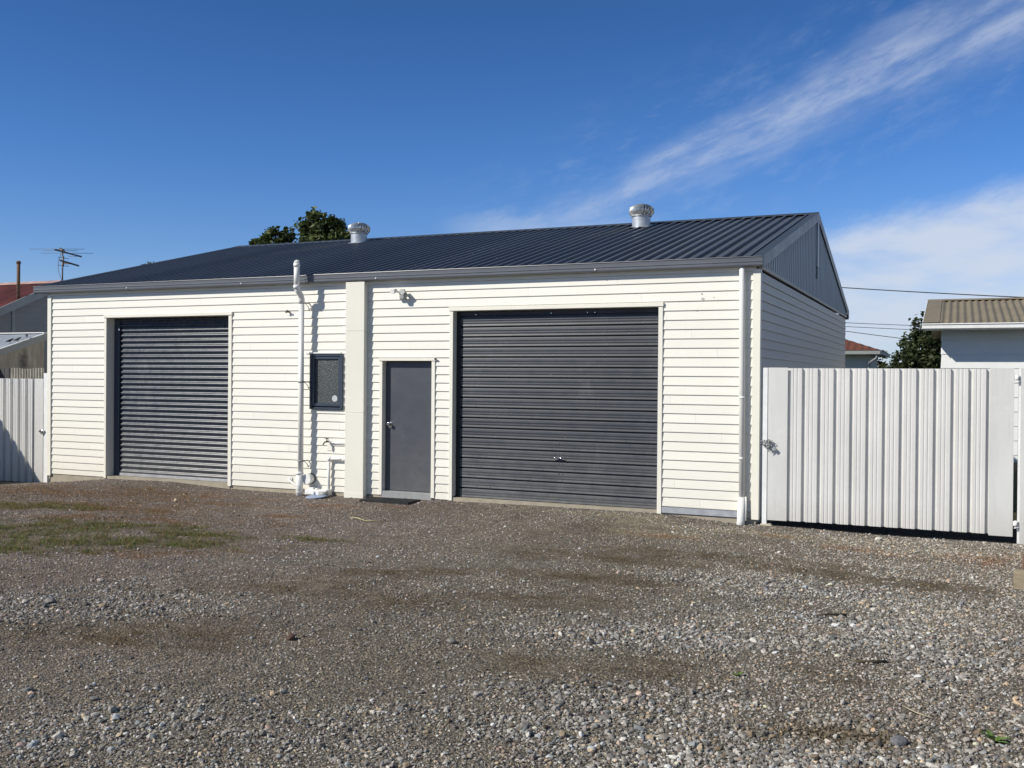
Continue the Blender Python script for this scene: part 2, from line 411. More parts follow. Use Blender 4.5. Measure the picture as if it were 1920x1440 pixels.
def ico():
    t = (1+5**.5)/2
    v = np.array([(-1,t,0),(1,t,0),(-1,-t,0),(1,-t,0),(0,-1,t),(0,1,t),(0,-1,-t),(0,1,-t),(t,0,-1),(t,0,1),(-t,0,-1),(-t,0,1)], float)
    v /= np.linalg.norm(v[0])
    f = np.array([(0,11,5),(0,5,1),(0,1,7),(0,7,10),(0,10,11),(1,5,9),(5,11,4),(11,10,2),(10,7,6),(7,1,8),(3,9,4),(3,4,2),(3,2,6),(3,6,8),(3,8,9),(4,9,5),(2,4,11),(6,2,10),(8,6,7),(9,8,1)])
    return v, f
def build_gravel():
    n = 950000
    x = rng.uniform(0, 19, n); y = rng.uniform(-12, -.02, n)
    k = in_view(x, y) & ~((y > -.16) & (x > 6.6) & (x < 7.05)) 
    x = x[k]; y = y[k]
    dist = np.hypot(x-P[0], y-P[1])
    pale = msum(x, y, PALE, 1.); fn = fbm(x*1.1, y*1.1, 60)
    veg = np.maximum(msum(x, y, GREEN), msum(x, y, MOSS)*.55)
    smooth_ = ell(x, y, 12.6, -1.5, 1.5, .8, 0, .8)
    trk = msum(x, y, TRACK, 1.)
    dens = np.clip(.20-.22*trk + .65*(fn-.35) + .45*pale + .22*np.clip((x-12)/3, 0, 1) - .5*veg - .30*smooth_ + .5*np.clip(1+y/.22, 0, 1), .03, 1)
    dens *= np.clip(9.5/dist, .62, 1.)
    k = rng.random(len(x)) < dens*.86
    x = x[k]; y = y[k]; fn = fn[k]; pale = pale[k]; n = len(x)
    u = rng.random(n)
    r = .0056 + .0085*u**2.6 + .010*(rng.random(n) < .06*(.25+pale)) + .012*(rng.random(n) < .008)
    r *= (.76+.20*np.clip((x-11)/5, 0, 1)+.26*pale)
    v0, f0 = ico()
    Vn = np.repeat(v0[None], n, 0) * (1+rng.uniform(-.28, .28, (n, 12, 1)))
    sc = np.stack([rng.uniform(.75, 1.5, n), rng.uniform(.65, 1.1, n), rng.uniform(.5, .95, n)], 1)*r[:, None]
    Vn = Vn*sc[:, None, :]
    a = rng.uniform(0, 2*np.pi, n); tl = rng.normal(0, .28, n)
    ca, sa = np.cos(a)[:, None], np.sin(a)[:, None]; ct, st = np.cos(tl)[:, None], np.sin(tl)[:, None]
    X_, Z_ = Vn[:, :, 0]*ct-Vn[:, :, 2]*st, Vn[:, :, 0]*st+Vn[:, :, 2]*ct
    Vx = X_*ca-Vn[:, :, 1]*sa+x[:, None]; Vy = X_*sa+Vn[:, :, 1]*ca+y[:, None]
    Vz = Z_+(gz(x, y)+sc[:, 2]*rng.uniform(.05, .7, n))[:, None]
    V = np.stack([Vx, Vy, Vz], 2).reshape(-1, 3)
    F = (f0[None]+(np.arange(n)*12)[:, None, None]).reshape(-1, 3)
    g = gcol(x, y); lum = rng.lognormal(0, .46, n)[:, None]
    c = (g*.75+g.mean(1)[:, None]*.25)*lum*1.45
    t = rng.random(n)
    hue = np.ones((n, 3)); hue[t < .10] = (1.22, 1.02, .78); hue[(t > .10) & (t < .2)] = (.86, .97, 1.08); hue[(t > .2) & (t < .24)] = (1.18, .95, .86)
    c = c*hue
    w = rng.random(n) < .02+.012*pale; c[w] = np.array([.46, .44, .39])*rng.uniform(.7, 1.05, (w.sum(), 1))
    c = np.clip(c, .02, .62)
    C = np.repeat(c[:, None, :], 12, 1).reshape(-1, 3)
    o = np_mesh('gravel', V, F, M['stone'], C)
    tag(o, 'loose grey crushed gravel stones spread over the yard', 'gravel', kind='stuff')
    print('stones', n)
build_gravel()

def blades(name, x, y, h, w, lean, colr, label, cat):
    n = len(x); a = rng.uniform(0, 2*np.pi, n); la = rng.uniform(0, 2*np.pi, n); z = gz(x, y)-.004
    dx, dy = np.cos(a)*w/2, np.sin(a)*w/2
    L = lean*rng.uniform(.4, 1.2, n)*h
    lx, ly = np.cos(la)*L, np.sin(la)*L
    hz = np.sqrt(np.maximum(h*h-L*L*.6, (h*.12)**2))
    p = np.stack([
        np.stack([x-dx, y-dy, z], 1), np.stack([x+dx, y+dy, z], 1),
        np.stack([x+dx*.8+lx*.4, y+dy*.8+ly*.4, z+hz*.62], 1), np.stack([x-dx*.8+lx*.4, y-dy*.8+ly*.4, z+hz*.62], 1),
        np.stack([x+lx+dx*.1, y+ly+dy*.1, z+hz], 1), np.stack([x+lx-dx*.1, y+ly-dy*.1, z+hz], 1)], 1)
    b = (np.arange(n)*6)[:, None]
    F = np.concatenate([b+np.array([0, 1, 2, 3]), b+np.array([3, 2, 4, 5])])
    C = np.repeat(colr[:, None, :], 6, 1).reshape(-1, 3)
    o = np_mesh(name, p.reshape(-1, 3), F, M['blade'], C)
    tag(o, label, cat, kind='stuff')
def scatter(lst, n, soft=.8, x0=0, x1=18, y0=-11, y1=-.05, power=1.):
    x = rng.uniform(x0, x1, n); y = rng.uniform(y0, y1, n)
    m = msum(x, y, lst, soft)**power*np.clip((fbm(x*4.5, y*6.5, 77)-.36)*5, .06, 1); k = (rng.random(n) < m) & in_view(x, y)
    return x[k], y[k]
def cvar(n, c, s=.25, warm=.15):
    c = np.array(c)*rng.lognormal(0, s, n)[:, None]
    return np.clip(c*np.stack([1+rng.normal(0, warm, n), np.ones(n), 1+rng.normal(0, warm, n)], 1), .01, .7)
x, y = scatter(GREEN, 600000, .9, 0, 10, -7, -1.8, 1.3); k = rng.random(len(x)) < .65; x, y = x[k], y[k]; n = len(x)
cc = cvar(n, (.13, .165, .05)); m = rng.random(n) < .42; cc[m] = cvar(m.sum(), (.27, .19, .10))
blades('grass', x, y, rng.uniform(.018, .065, n), rng.uniform(.003, .007, n), .9, cc, 'patches of short green grass growing through the gravel on the left', 'grass')
x1, y1 = scatter(DRY, 260000, .9, -1, 9, -6, -.2, 1.2); x2, y2 = scatter(RUST, 120000, .9, 5, 17, -3, -.1, 1.2); x3, y3 = scatter(MOSS, 220000, .9, 8, 17, -10, -2, 1.2)
s3 = rng.random(len(x3)) < .35; x3, y3 = x3[s3], y3[s3]
s1 = rng.random(len(x1)) < .9; x1, y1 = x1[s1], y1[s1]
x = np.concatenate([x1, x2, x3]); y = np.concatenate([y1, y2, y3]); n = len(x)
cc = np.concatenate([cvar(len(x1), (.25, .155, .075)), cvar(len(x2), (.34, .21, .12)), cvar(len(x3), (.15, .105, .05))])
blades('dead_grass', x, y, rng.uniform(.010, .034, n), rng.uniform(.003, .006, n), 1.1, cc, 'dry brown dead grass and moss lying flat on the gravel', 'dead grass')

# ------------------------------------------------------------------ workshop building
W, D = 13.2, 11.35
ZE, ZR, YR = 3.50, 4.965, 5.70            # eave height, ridge height, ridge position
SL = (ZR-ZE)/(YR+.08)
def zroof(y): return ZE+SL*(y+.08) if y <= YR else ZR-SL*(y-YR)
shop = empty('workshop', (6.6, 5.6, 0))
tag(shop, 'long cream weatherboard workshop with dark steel gable roof and two roller doors', 'workshop')
bpy.context.view_layer.update()
def part(mb, name, mat, parent=shop, label=None):
    o = mb.build(name, mat, parent, label)
    if parent is shop: o.location = (-6.6, -5.6, 0)     # vertices are given in world coordinates
    return o

def boards(mb, o, u, nrm, u0, u1, z0, z1, ph=.10, h=.13, lip=.0155, phase_end=0.):
    """lapped weatherboards on the vertical plane through o, running along u, facing nrm"""
    o = Vector(o); u = Vector(u); nrm = Vector(nrm)
    k = math.floor((z0-ph)/h); z = ph+k*h; prof = []
    while z < z1-1e-6:
        a, b = max(z, z0), min(z+h, z1)
        if b-a > 1e-4:
            fa = (a-z)/h; fb = (b-z)/h
            oa = .009-lip*fa; ob = .009-lip*fb
            prof += [nrm*oa+Vector((0,0,a))]
            if fa == 0: prof += [nrm*(oa+.0012)+Vector((0,0,a+.004))]
            prof += [nrm*ob+Vector((0,0,b))]
        z += h
    for i in range(len(prof)-1):
        v = [o+u*u0+prof[i], o+u*u1+prof[i], o+u*u1+prof[i+1], o+u*u0+prof[i+1]]
        mb.add(v, [(0, 1, 2, 3)])
    # returns at the ends so the edge is not a paper sheet
    for uu in (u0, u1):
        back = [o+u*uu+p-nrm*(p.dot(nrm)+.012) for p in prof]; fr = [o+u*uu+p for p in prof]
        for i in range(len(prof)-1): mb.add([fr[i], back[i], back[i+1], fr[i+1]], [(0, 1, 2, 3)])

# front wall, split round its openings
LD = (1.44, 4.24, 2.905); RD = (8.56, 11.80, 2.89); PD = (7.305, 8.195, 2.125); WN = (5.93, 6.565, 1.335, 2.238)
mb = MB(); X_ = (1, 0, 0); N_ = (0, -1, 0); O_ = (0, 0, 0)
ZT = 3.34
for (a, b, c, d) in [(0.0, LD[0]-.05, .0, ZT), (LD[0]-.05, LD[1]+.05, 2.965, ZT), (LD[1]+.05, WN[0], .0, ZT), (WN[0], WN[1], .0, WN[2]), (WN[0], WN[1], WN[3], ZT),
                     (WN[1], PD[0]-.05, .0, ZT), (PD[0]-.05, PD[1]+.05, 2.17, ZT), (PD[1]+.05, RD[0]-.055, -.01, ZT), (RD[0]-.055, RD[1]+.06, 2.955, ZT), (RD[1]+.06, 13.17, .09, ZT)]:
    boards(mb, O_, X_, N_, a, b, c, d)
part(mb, 'wall', M['siding'])
# inner shell so nothing is see-through
mb = MB()
mb.box(.02, LD[0]-.02, .03, .16, 0, ZE-.1); mb.box(LD[1]+.02, WN[0]-.0, .03, .16, 0, ZE-.1); mb.box(WN[1], PD[0]-.03, .03, .16, 0, ZE-.1)
mb.box(WN[0], WN[1], .03, .16, 0, WN[2]); mb.box(WN[0], WN[1], .03, .16, WN[3], ZE-.1)
mb.box(PD[0]-.03, PD[1]+.03, .03, .16, PD[2]+.02, ZE-.1); mb.box(PD[1]+.03, RD[0]-.02, .03, .16, 0, ZE-.1)
mb.box(LD[0]-.02, LD[1]+.02, .03, .16, LD[2]+.02, ZE-.1); mb.box(RD[0]-.02, RD[1]+.02, .03, .16, RD[2]+.02, ZE-.1); mb.box(RD[1]+.02, 13.15, .03, .16, 0, ZE-.1)
part(mb, 'wall_lining', M['cream'])
mb = MB()
for a, b, c, d in [(.0, 13.15, ZT+.003, ZE-.01)]: mb.box(a, b, -.016, .02, c, d)
mb.box(0.0, 13.15, -.022, -.0165, ZT+.055, ZT+.066)
part(mb, 'fascia', M['cream'])
# side (right), rear and left walls
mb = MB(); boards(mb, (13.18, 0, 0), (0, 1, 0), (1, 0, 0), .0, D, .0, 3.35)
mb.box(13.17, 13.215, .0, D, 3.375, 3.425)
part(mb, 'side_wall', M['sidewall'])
mb = MB(); boards(mb, (0, D, 0), (1, 0, 0), (0, 1, 0), 0, 13.18, 0, 3.42); part(mb, 'rear_wall', M['siding'])
mb = MB(); boards(mb, (0, 0, 0), (0, 1, 0), (-1, 0, 0), 0, D, -.1, 3.42); part(mb, 'side_wall', M['siding'])
# slab
mb = MB(); mb.box(.01, 13.16, .012, D-.02, -.4, -.002)
mb.box(LD[0]-.04, LD[1]+.03, -.004, .2, -.3, .018); mb.box(RD[0], RD[1], -.003, .12, -.3, .030)
part(mb, 'slab', M['concrete'])
mb = MB(); mb.box(RD[1]+.055, 13.0, -.012, .0, .006, .088); part(mb, 'base_flashing', M['galv'])
# corner boards
mb = MB(); mb.bbox(-.045, .045, -.026, .0, -.04, 3.37); mb.bbox(-.045, -.02, .003, .08, -.04, 3.37); part(mb, 'corner_board', M['cream'])
mb = MB(); mb.bbox(13.105, 13.206, -.026, .0, -.01, 3.37); mb.bbox(13.182, 13.206, .003, .075, -.01, 3.37); part(mb, 'corner_board', M['cream'])

# gable ends (ribbed sheet)
def gable(x, sgn, name):
    mb = MB(); pts = []; y = .03
    while y < D-.03:
        pts += [(y, 0), (y+.125, 0), (y+.137, .030), (y+.175, .030), (y+.187, 0)]; y += .19
    pts = [p for p in pts if p[0] < D-.03]
    vs = []; 
    for (yy, off) in pts: vs += [(x+sgn*off, yy, 3.40), (x+sgn*off, yy, zroof(yy)-.03)]
    mb.add(vs, [(2*i, 2*i+2, 2*i+3, 2*i+1) for i in range(len(pts)-1)])
    return part(mb, name, M['gable'])
gable(13.195, 1, 'gable_cladding'); gable(-.005, -1, 'gable_cladding')
mb = MB(); mb.bbox(13.215, 13.25, 5.56, 5.72, 3.98, 4.82); part(mb, 'gable_flashing', paint('pale_flashing', (.42, .45, .47), .4, metal=.3))
mb = MB(); mb.bbox(13.216, 13.235, 5.57, 5.65, 3.83, 3.975); part(mb, 'vent_slot', M['black'])
mb = MB(); mb.tube([(13.21, 5.61, 3.80), (13.25, 5.61, 3.80)], .04, 12); part(mb, 'vent_cap', M['grey'])

# roof
XL, XR = -.30, 13.235
def roof_sheet(y0, z0, y1, z1, name):
    mb = MB(); dirv = Vector((0, y1-y0, z1-z0)).normalized(); nv = Vector((0, -dirv.z, dirv.y)) if dirv.y > 0 else Vector((0, dirv.z, -dirv.y))
    pts = []; x = XL+.03
    while x < XR-.02:
        pts += [(x, 0), (x+.010, .040), (x+.040, .040), (x+.046, 0), (x+.19, 0)]; x += .19
    pts = [p for p in pts if p[0] <= XR]
    A = [Vector((px, y0, z0))+nv*o for px, o in pts]; B = [Vector((px, y1, z1))+nv*o for px, o in pts]; n = len(pts)
    mb.add(A+B, [(i, i+1, n+i+1, n+i) for i in range(n-1)])
    lo = -.012; A2 = [Vector((XL+.03, y0, z0))+nv*lo, Vector((XR, y0, z0))+nv*lo, Vector((XR, y1, z1))+nv*lo, Vector((XL+.03, y1, z1))+nv*lo]
    mb.add(A2, [(3, 2, 1, 0)])
    return part(mb, name, M['roof'])
roof_sheet(-.075, ZE, YR, ZR, 'roof'); roof_sheet(D+.12, zroof(D+.12), YR, ZR, 'roof')
mb = MB()
a = math.atan(SL)
mb.sweep([(0, YR-.20, ZR-.20*SL+.034), (0, YR-.195, ZR-.195*SL+.040), (0, YR-.03, ZR+.036), (0, YR, ZR+.047), (0, YR+.03, ZR+.036), (0, YR+.195, ZR-.195*SL+.040), (0, YR+.20, ZR-.2*SL+.034)], (XL, 0, 0), (XR+.012, 0, 0))
part(mb, 'ridge_cap', M['ridge'])
def barge(x0, x1, xf, name):
    mb = MB()   # top flange x0..x1, face at xf hanging down
    for (ya, yb) in ((-.09, YR), (D+.13, YR)):
        za, zb = zroof(ya) if ya > 0 else ZE, ZR
        for (p, q, dz0, dz1) in ((x0, x1, .036, .036),):
            mb.add([(p, ya, za+dz0), (q, ya, za+dz0), (q, yb, zb+dz0), (p, yb, zb+dz0)], [(0, 1, 2, 3)])
        mb.add([(xf, ya, za+.0362), (xf, yb, zb+.0362), (xf, yb, zb-.125), (xf, ya, za-.125)], [(0, 1, 2, 3)])
        i = -.01 if xf > 5 else .01
        mb.add([(xf, ya, za-.125), (xf, yb, zb-.125), (xf+i, yb, zb-.125), (xf+i, ya, za-.125)], [(0, 1, 2, 3)])
        mb.add([(xf+i, ya, za+.03), (xf+i, yb, zb+.03), (xf+i, yb, zb-.125), (xf+i, ya, za-.125)], [(0, 1, 2, 3)])
    return part(mb, name, M['ridge'])
barge(XR-.13, XR+.014, XR+.014, 'barge_flashing'); barge(XL, XL+.13, XL, 'barge_flashing')
# gutter
GP = [(-.02, 3.497), (-.02, 3.40), (-.030, 3.389), (-.105, 3.389), (-.128, 3.397), (-.134, 3.412), (-.134, 3.440), (-.142, 3.448), (-.142, 3.458), (-.135, 3.466), (-.137, 3.505), (-.147, 3.514), (-.145, 3.522), (-.128, 3.520)]
def gutter(x0, x1, dz, front=True):
    mb = MB(); prof = [(0, y, z+dz) for y, z in GP] if front else [(0, D-y, z+dz-.06) for y, z in GP]
    mb.sweep(prof, (x0, 0, 0), (x1, 0, 0))
    for xx in (x0, x1):
        mb.add([(xx, p[1], p[2]) for p in prof], [tuple(range(len(prof)))])
    return part(mb, 'gutter', M['gutter'])
gutter(-.29, 5.90, 0.); gutter(5.905, 13.245, .006); gutter(-.29, 13.245, 0, False)
for xx in (2.05, 4.6, 7.25, 10.9):
    mb = MB(); mb.tube([(xx, -.148, 3.428), (xx, -.152, 3.428)], .012, 8); part(mb, 'rivet', M['pvc'])

# door trims
def trims(d, zb, wl, wr, hh, mat='cream', pj=.022, dep=.0):
    x0, x1, zt = d
    mb = MB()
    mb.bbox(x0-wl, x0, -pj, dep, zb, zt+.001); mb.bbox(x1, x1+wr, -pj, dep, zb, zt+.001)
    mb.bbox(x0-wl-.01, x1+wr+.01, -pj-.012, dep, zt+.002, zt+hh)
    part(mb, 'door_trim', M[mat])
trims(LD, -.02, .05, .065, .058); trims(RD, -.02, .055, .06, .062); trims(PD, .0, .05, .055, .045)
# reveals
for (x0, x1, zt), dp, zb in ((LD, .19, .02), (RD, .13, .047), (PD, .11, .0)):
    for bb in ((x0-.012, x0, zb, zt), (x1, x1+.012, zb, zt), (x0-.012, x1+.012, zt+.0005, zt+.012)):
        mb = MB(); mb.box(bb[0], bb[1], .0005, dp, bb[2], bb[3]); part(mb, 'door_jamb', M['cream'])

# left roller door: corrugated curtain
mb = MB(); prof = []; z = .075; y0 = .178
while z < 2.96:
    for k in range(8):
        t = k/8; s = math.sin(2*math.pi*t)
        prof.append((0, y0-.013*math.copysign(abs(s)**.8, s), z+.0955*t))
    z += .0955
mb.sweep(prof, (LD[0]+.13, 0, 0), (LD[1]+.01, 0, 0), smooth=True)
lrd = part(mb, 'roller_door', M['rdoor2'], label='left roller door of finely corrugated slate grey steel')
mb = MB(); mb.bbox(LD[0]+.12, LD[1]+.01, y0-.022, y0+.01, .022, .072); o = mb.build('bottom_rail', M['galv'], lrd)
mb = MB(); mb.box(LD[0], LD[0]+.128, y0-.01, y0+.03, .02, 2.9); mb.box(LD[0]+.128, LD[0]+.150, y0-.035, y0-.012, .02, 2.75); o = mb.build('guide', M['darkframe'], lrd)
mb = MB(); mb.tube([(LD[0]+.15, y0-.05, 2.70), (LD[0]+.15, y0-.02, 2.70)], .018, 10); mb.build('bolt', M['chrome'], lrd)

# right door: ribbed panels with deep seams
mb = MB(); prof = []; z = .036; y0 = .116; h = .1545
for i in range(19):
    for dy, dz in ((.034, 0.), (.034, .003), (-.016, .0035), (-.015, .008), (-.010, .030), (-.0130, .050), (-.010, .070), (-.0130, .090), (-.009, .118), (-.006, .131), (.036, .133)):
        prof.append((0, y0+dy, z+dz*h/.155))
    z += h
mb.sweep(prof, (RD[0]+.075, 0, 0), (RD[1]+.004, 0, 0))
mb.sweep([(0, p[1]-.001, p[2]) for p in prof], (RD[1]-.012, 0, 0), (RD[1]+.003, 0, 0))
rrd = part(mb, 'roller_door', M['rdoor'], label='right roller door of wide charcoal ribbed steel with a small handle')
mb = MB(); mb.box(RD[0], RD[0]+.072, y0-.01, y0+.05, .031, RD[2]); mb.build('guide', M['black'], rrd)
for i in range(1, 19):
    zz = .036+i*h+.020
    for k in range(4):
        xx = RD[0]+.15+random.random()*3.0
        mb = MB(); mb.tube([(xx, y0-.010, zz), (xx, y0-.018, zz)], .0065, 6); mb.build('screw', M['chrome'], rrd)
for dz_ in (.40, .55, .70, .85):
    for xx in (10.27, 10.33): mb = MB(); mb.tube([(xx, y0-.010, dz_+.065), (xx, y0-.019, dz_+.065)], .009, 6); mb.build('screw', M['chrome'], rrd)
mb = MB(); mb.tube([(10.27, y0-.012, .70), (10.27, y0-.055, .70)], .020, 12); mb.tube([(10.27, y0-.050, .705), (10.22, y0-.058, .70), (10.19, y0-.052, .69)], [.014, .012, .008], 8); mb.tube([(10.27, y0-.05, .705), (10.335, y0-.055, .695), (10.37, y0-.05, .68)], [.014, .012, .010], 8)
mb.build('handle', M['chrome'], rrd)

# personnel door
mb = MB(); mb.bbox(PD[0]+.012, PD[1]-.005, .085, .12, .074, PD[2]-.012, .003)
pd = part(mb, 'door', M['door'], label='plain charcoal grey personnel door')
mb = MB(); mb.tube([(7.395, .085, 1.13), (7.395, .079, 1.13)], .032, 16); mb.tube([(7.395, .078, 1.13), (7.395, .045, 1.13), (7.395, .030, 1.13), (7.395, .012, 1.13), (7.395, .006, 1.13)], [.014, .014, .026, .028, .018], 16); mb.tube([(7.395, .084, 1.09), (7.395, .079, 1.09)], .03, 12)
mb.build('knob', M['chrome'], pd)
mb = MB(); mb.bbox(PD[0]-.004, PD[1]+.004, -.012, .13, -.09, .066, .004)
part(mb, 'doorstep', M['stepc'])
mb = MB(); mb.tube([(PD[1]+.06, -.03, PD[2]+.035), (PD[1]+.085, -.045, PD[2]+.030)], .013, 8); part(mb, 'door_bolt', M['black'])

# window
mb = MB(); x0, x1, z0, z1 = WN
for (i, yf, yb) in ((0, -.038, .05),):
    for b in ((x0, x0+.035, z0, z1), (x1-.035, x1, z0, z1), (x0+.035, x1-.035, z1-.035, z1), (x0+.035, x1-.035, z0, z0+.035)):
        mb.bbox(b[0], b[1], yf, yb, b[2], b[3], .003)
win = part(mb, 'window', M['darkframe'], label='narrow dark framed window with obscure glass')
mb = MB()
a0, a1, c0, c1 = x0+.038, x1-.038, z0+.05, z1-.038
for b in ((a0, a0+.045, c0, c1), (a1-.045, a1, c0, c1), (a0+.045, a1-.045, c1-.045, c1), (a0+.045, a1-.045, c0, c0+.05)):
    mb.bbox(b[0], b[1], -.024, .03, b[2], b[3], .004)
mb.build('sash', M['darkframe'], win)
mb = MB(); mb.box(a0+.04, a1-.04, .004, .012, c0+.04, c1-.04); mb.build('pane', M['glass'], win)
mb = MB()
n = 28
sx, sz, sy = 6.395, 1.515, .002
mb.add([(sx, sy, sz)]+[(sx+.05*math.cos(2*math.pi*k/n), sy, sz+.05*math.sin(2*math.pi*k/n)) for k in range(n)], [(0, k+1, (k+1) % n+1) for k in range(n)])
mb.cur = 1
for (ra, rb, t0, t1) in ((.034, .028, 0, 2*math.pi), (.020, .012, .6, 5.6)):
    m_ = 24; vs = []
    for k in range(m_+1):
        t = t0+(t1-t0)*k/m_; vs += [(sx+ra*math.cos(t), sy-.001, sz+ra*math.sin(t)), (sx+rb*math.cos(t), sy-.001, sz+rb*math.sin(t))]
    mb.add(vs, [(2*k, 2*k+2, 2*k+3, 2*k+1) for k in range(m_)])
mb.build('sticker', [paint('sticker_white', (.62, .66, .68), .4, var=.04, bump=0), paint('sticker_grey', (.36, .40, .42), .4, var=.04, bump=0)], win)
mb = MB(); mb.bbox(x0-.005, x1-.03, -.055, .0, z1+.004, z1+.028, .004); mb.box(x0-.10, x1+.07, -.020, .0, z1+.006, z1+.016); part(mb, 'window_flashing', M['pvc'])
mb = MB(); mb.bbox(x0+.01, x1-.01, -.05, -.0385, z0+.006, z0+.022, .003); mb.build('sill', M['darkframe'], win)

# pilaster
mb = MB(); mb.bbox(6.672, 7.018, -.112, -.004, -.09, 1.30, .004); mb.bbox(6.672, 7.018, -.112, -.004, 1.3015, 2.60, .004); mb.bbox(6.672, 7.018, -.112, -.004, 2.6015, 3.385, .004)
mb.bbox(6.666, 7.024, -.118, -.113, -.09, .02, .002)
part(mb, 'pilaster', M['pilaster'], label='boxed cream pilaster covering the join between the two halves')

# roof turbine vents
def turbine(x, y):
    v = empty('roof_vent'); v.parent = shop; v.location = (x-6.6, y-5.6, zroof(y)); v.scale = (1.04, 1.04, 1.04)
    mb = MB(); mb.tube([(0, 0, -.12), (0, 0, .20)], .172, 28, cap=False); mb.tube([(0, 0, .185), (0, 0, .20), (0, 0, .212)], [.178, .195, .195], 28); 
    mb.add([(-.19, -.24, -.24*SL+.034), (.19, -.24, -.24*SL+.034), (.19, .2, .2*SL+.034), (-.19, .2, .2*SL+.034)], [(0, 1, 2, 3)])
    mb.build('throat', M['galv'], v)
    mb = MB(); nv = 22
    rz = [(.190, .216), (.226, .245), (.238, .29), (.230, .34), (.196, .385), (.130, .418), (.03, .432)]
    for k in range(nv):
        vs = []
        for i, (r, z) in enumerate(rz):
            t = 2*math.pi*k/nv + .35*i/len(rz); w = 2*math.pi/nv*.93
            vs += [(r*math.cos(t)*1.0, r*math.sin(t), z), (r*.93*math.cos(t+w*.5)*1.02, r*.93*math.sin(t+w*.5), z), ((r*.82)*math.cos(t+w), (r*.82)*math.sin(t+w), z)]
        fs = []
        for i in range(len(rz)-1):
            for j in (0, 1): fs.append((3*i+j, 3*i+j+1, 3*i+j+4, 3*i+j+3))
        mb.add(vs, fs, True)
    mb.tube([(0, 0, .425), (0, 0, .440)], [.06, .03], 16)
    mb.build('turbine', M['spin'], v)
    mb = MB(); mb.tube([(0, 0, .21), (0, 0, .40)], [.12, .06], 16); mb.build('core', M['black'], v)
    return v
turbine(9.99, 5.12); turbine(3.53, 5.12)

# waste vent pipe on the front wall
vp = empty('vent_pipe'); vp.parent = shop; vp.location = (-6.6, -5.6, 0)
mb = MB(); ya, yb = -.165, -.30; xp = 5.855; r1, r2 = .044, .050
mb.tube([(xp, ya, .28), (xp, ya, 3.09)], r1, 20)
mb.tube([(xp, ya, 3.06), (xp, ya, 3.13), (xp, ya-.03, 3.19), (xp, yb+.03, 3.26), (xp, yb, 3.32)], r2, 20)
mb.tube([(xp, yb, 3.30), (xp, yb, 3.70)], r2-.003, 20); mb.tube([(xp, yb, 3.29), (xp, yb, 3.345)], r2+.006, 20); mb.tube([(xp, yb, 3.64), (xp, yb, 3.70)], r2+.005, 20)
mb.build('pipe', M['pvc'], vp)
mb = MB(); mb.tube([(xp, yb, 3.70), (xp, yb, 3.735), (xp, yb, 3.755)], [r2+.002, .034, .012], 20)
for k in range(8):
    t = k*math.pi/4; mb.tube([(xp+.046*math.cos(t), yb+.046*math.sin(t), 3.70), (xp+.030*math.cos(t), yb+.030*math.sin(t), 3.745)], .005, 6)
mb.build('cowl', M['pvc'], vp)
for zz in (3.07, 1.78, .49):
    mb = MB(); mb.tube([(xp, ya, zz-.015), (xp, ya, zz+.015)], r1+.005, 20); mb.tube([(xp+.02, ya+.03, zz), (xp+.03, -.0, zz)], .009, 8)
    mb.tube([(xp+.035, ya+.04, zz-.005), (xp+.035, ya+.08, zz-.025), (xp+.035, -.03, zz-.06), (xp+.035, -.008, zz-.11)], .006, 6)
    mb.build('bracket', M['grey'], vp)
mb = MB(); mb.tube([(xp-.02, ya, -.12), (xp-.02, ya, .30)], .058, 22); mb.tube([(xp-.02, ya, .27), (xp-.02, ya, .31)], .066, 22); mb.tube([(xp-.02, ya, .09), (xp-.02, ya, .10)], .061, 22); mb.tube([(xp-.02, ya, -.02), (xp-.02, ya, -.01)], .061, 22)
mb.build('socket', M['pvc'], vp)
mb = MB(); mb.tube([(5.95, -.14, .195), (5.95, -.02, .195)], .082, 26); mb.build('inspection_cap', M['pvc'], vp)
mb = MB(); mb.tube([(5.955, -.02, .195), (5.955, -.005, .195)], .088, 26); mb.build('seal', M['black'], vp)

# waste pipes
mb = MB(); mb.tube([(6.68, -.055, .545), (6.345, -.055, .545)], .024, 14); mb.tube([(6.372, -.055, .545), (6.345, -.055, .545), (6.33, -.055, .53), (6.33, -.055, .50)], .029, 14)
mb.tube([(6.33, -.055, .52), (6.33, -.055, .0)], .024, 14); mb.tube([(6.68, -.055, .545), (6.60, -.055, .545)], .034, 14)
part(mb, 'waste_pipe', M['pvc'])
mb = MB(); mb.tube([(5.53, -.012, .165), (5.53, -.02, .165)], .052, 20); mb.tube([(5.53, -.02, .165), (5.54, -.05, .155), (5.62, -.065, .11), (5.97, -.09, -.04)], .021, 12)
part(mb, 'overflow_pipe', M['pvc'])
mb = MB(); mb.tube([(6.68, -.04, .80), (6.36, -.04, .80)], .009, 8); mb.tube([(6.36, -.04, .80), (6.33, -.04, .815), (6.29, -.05, .83)], .012, 8); part(mb, 'water_pipe', M['pvc'])
tp = empty('tap'); tp.parent = shop; tp.location = (-6.6, -5.6, 0)
mb = MB(); mb.tube([(6.30, .0, .815), (6.30, -.09, .815)], .015, 10); mb.tube([(6.30, -.08, .815), (6.285, -.12, .805), (6.27, -.135, .765)], .012, 10); mb.build('spout', M['brass'], tp)
mb = MB(); mb.tube([(6.30, -.075, .815), (6.30, -.075, .86)], .008, 8); mb.tube([(6.265, -.085, .872), (6.335, -.065, .858)], .008, 8); mb.tube([(6.29, -.05, .858), (6.31, -.10, .872)], .008, 8); mb.build('handle', M['brass'], tp)
mb = MB(); mb.bbox(6.265, 6.37, -.016, -.004, .665, .775, .003); part(mb, 'cover_plate', M['cream'])
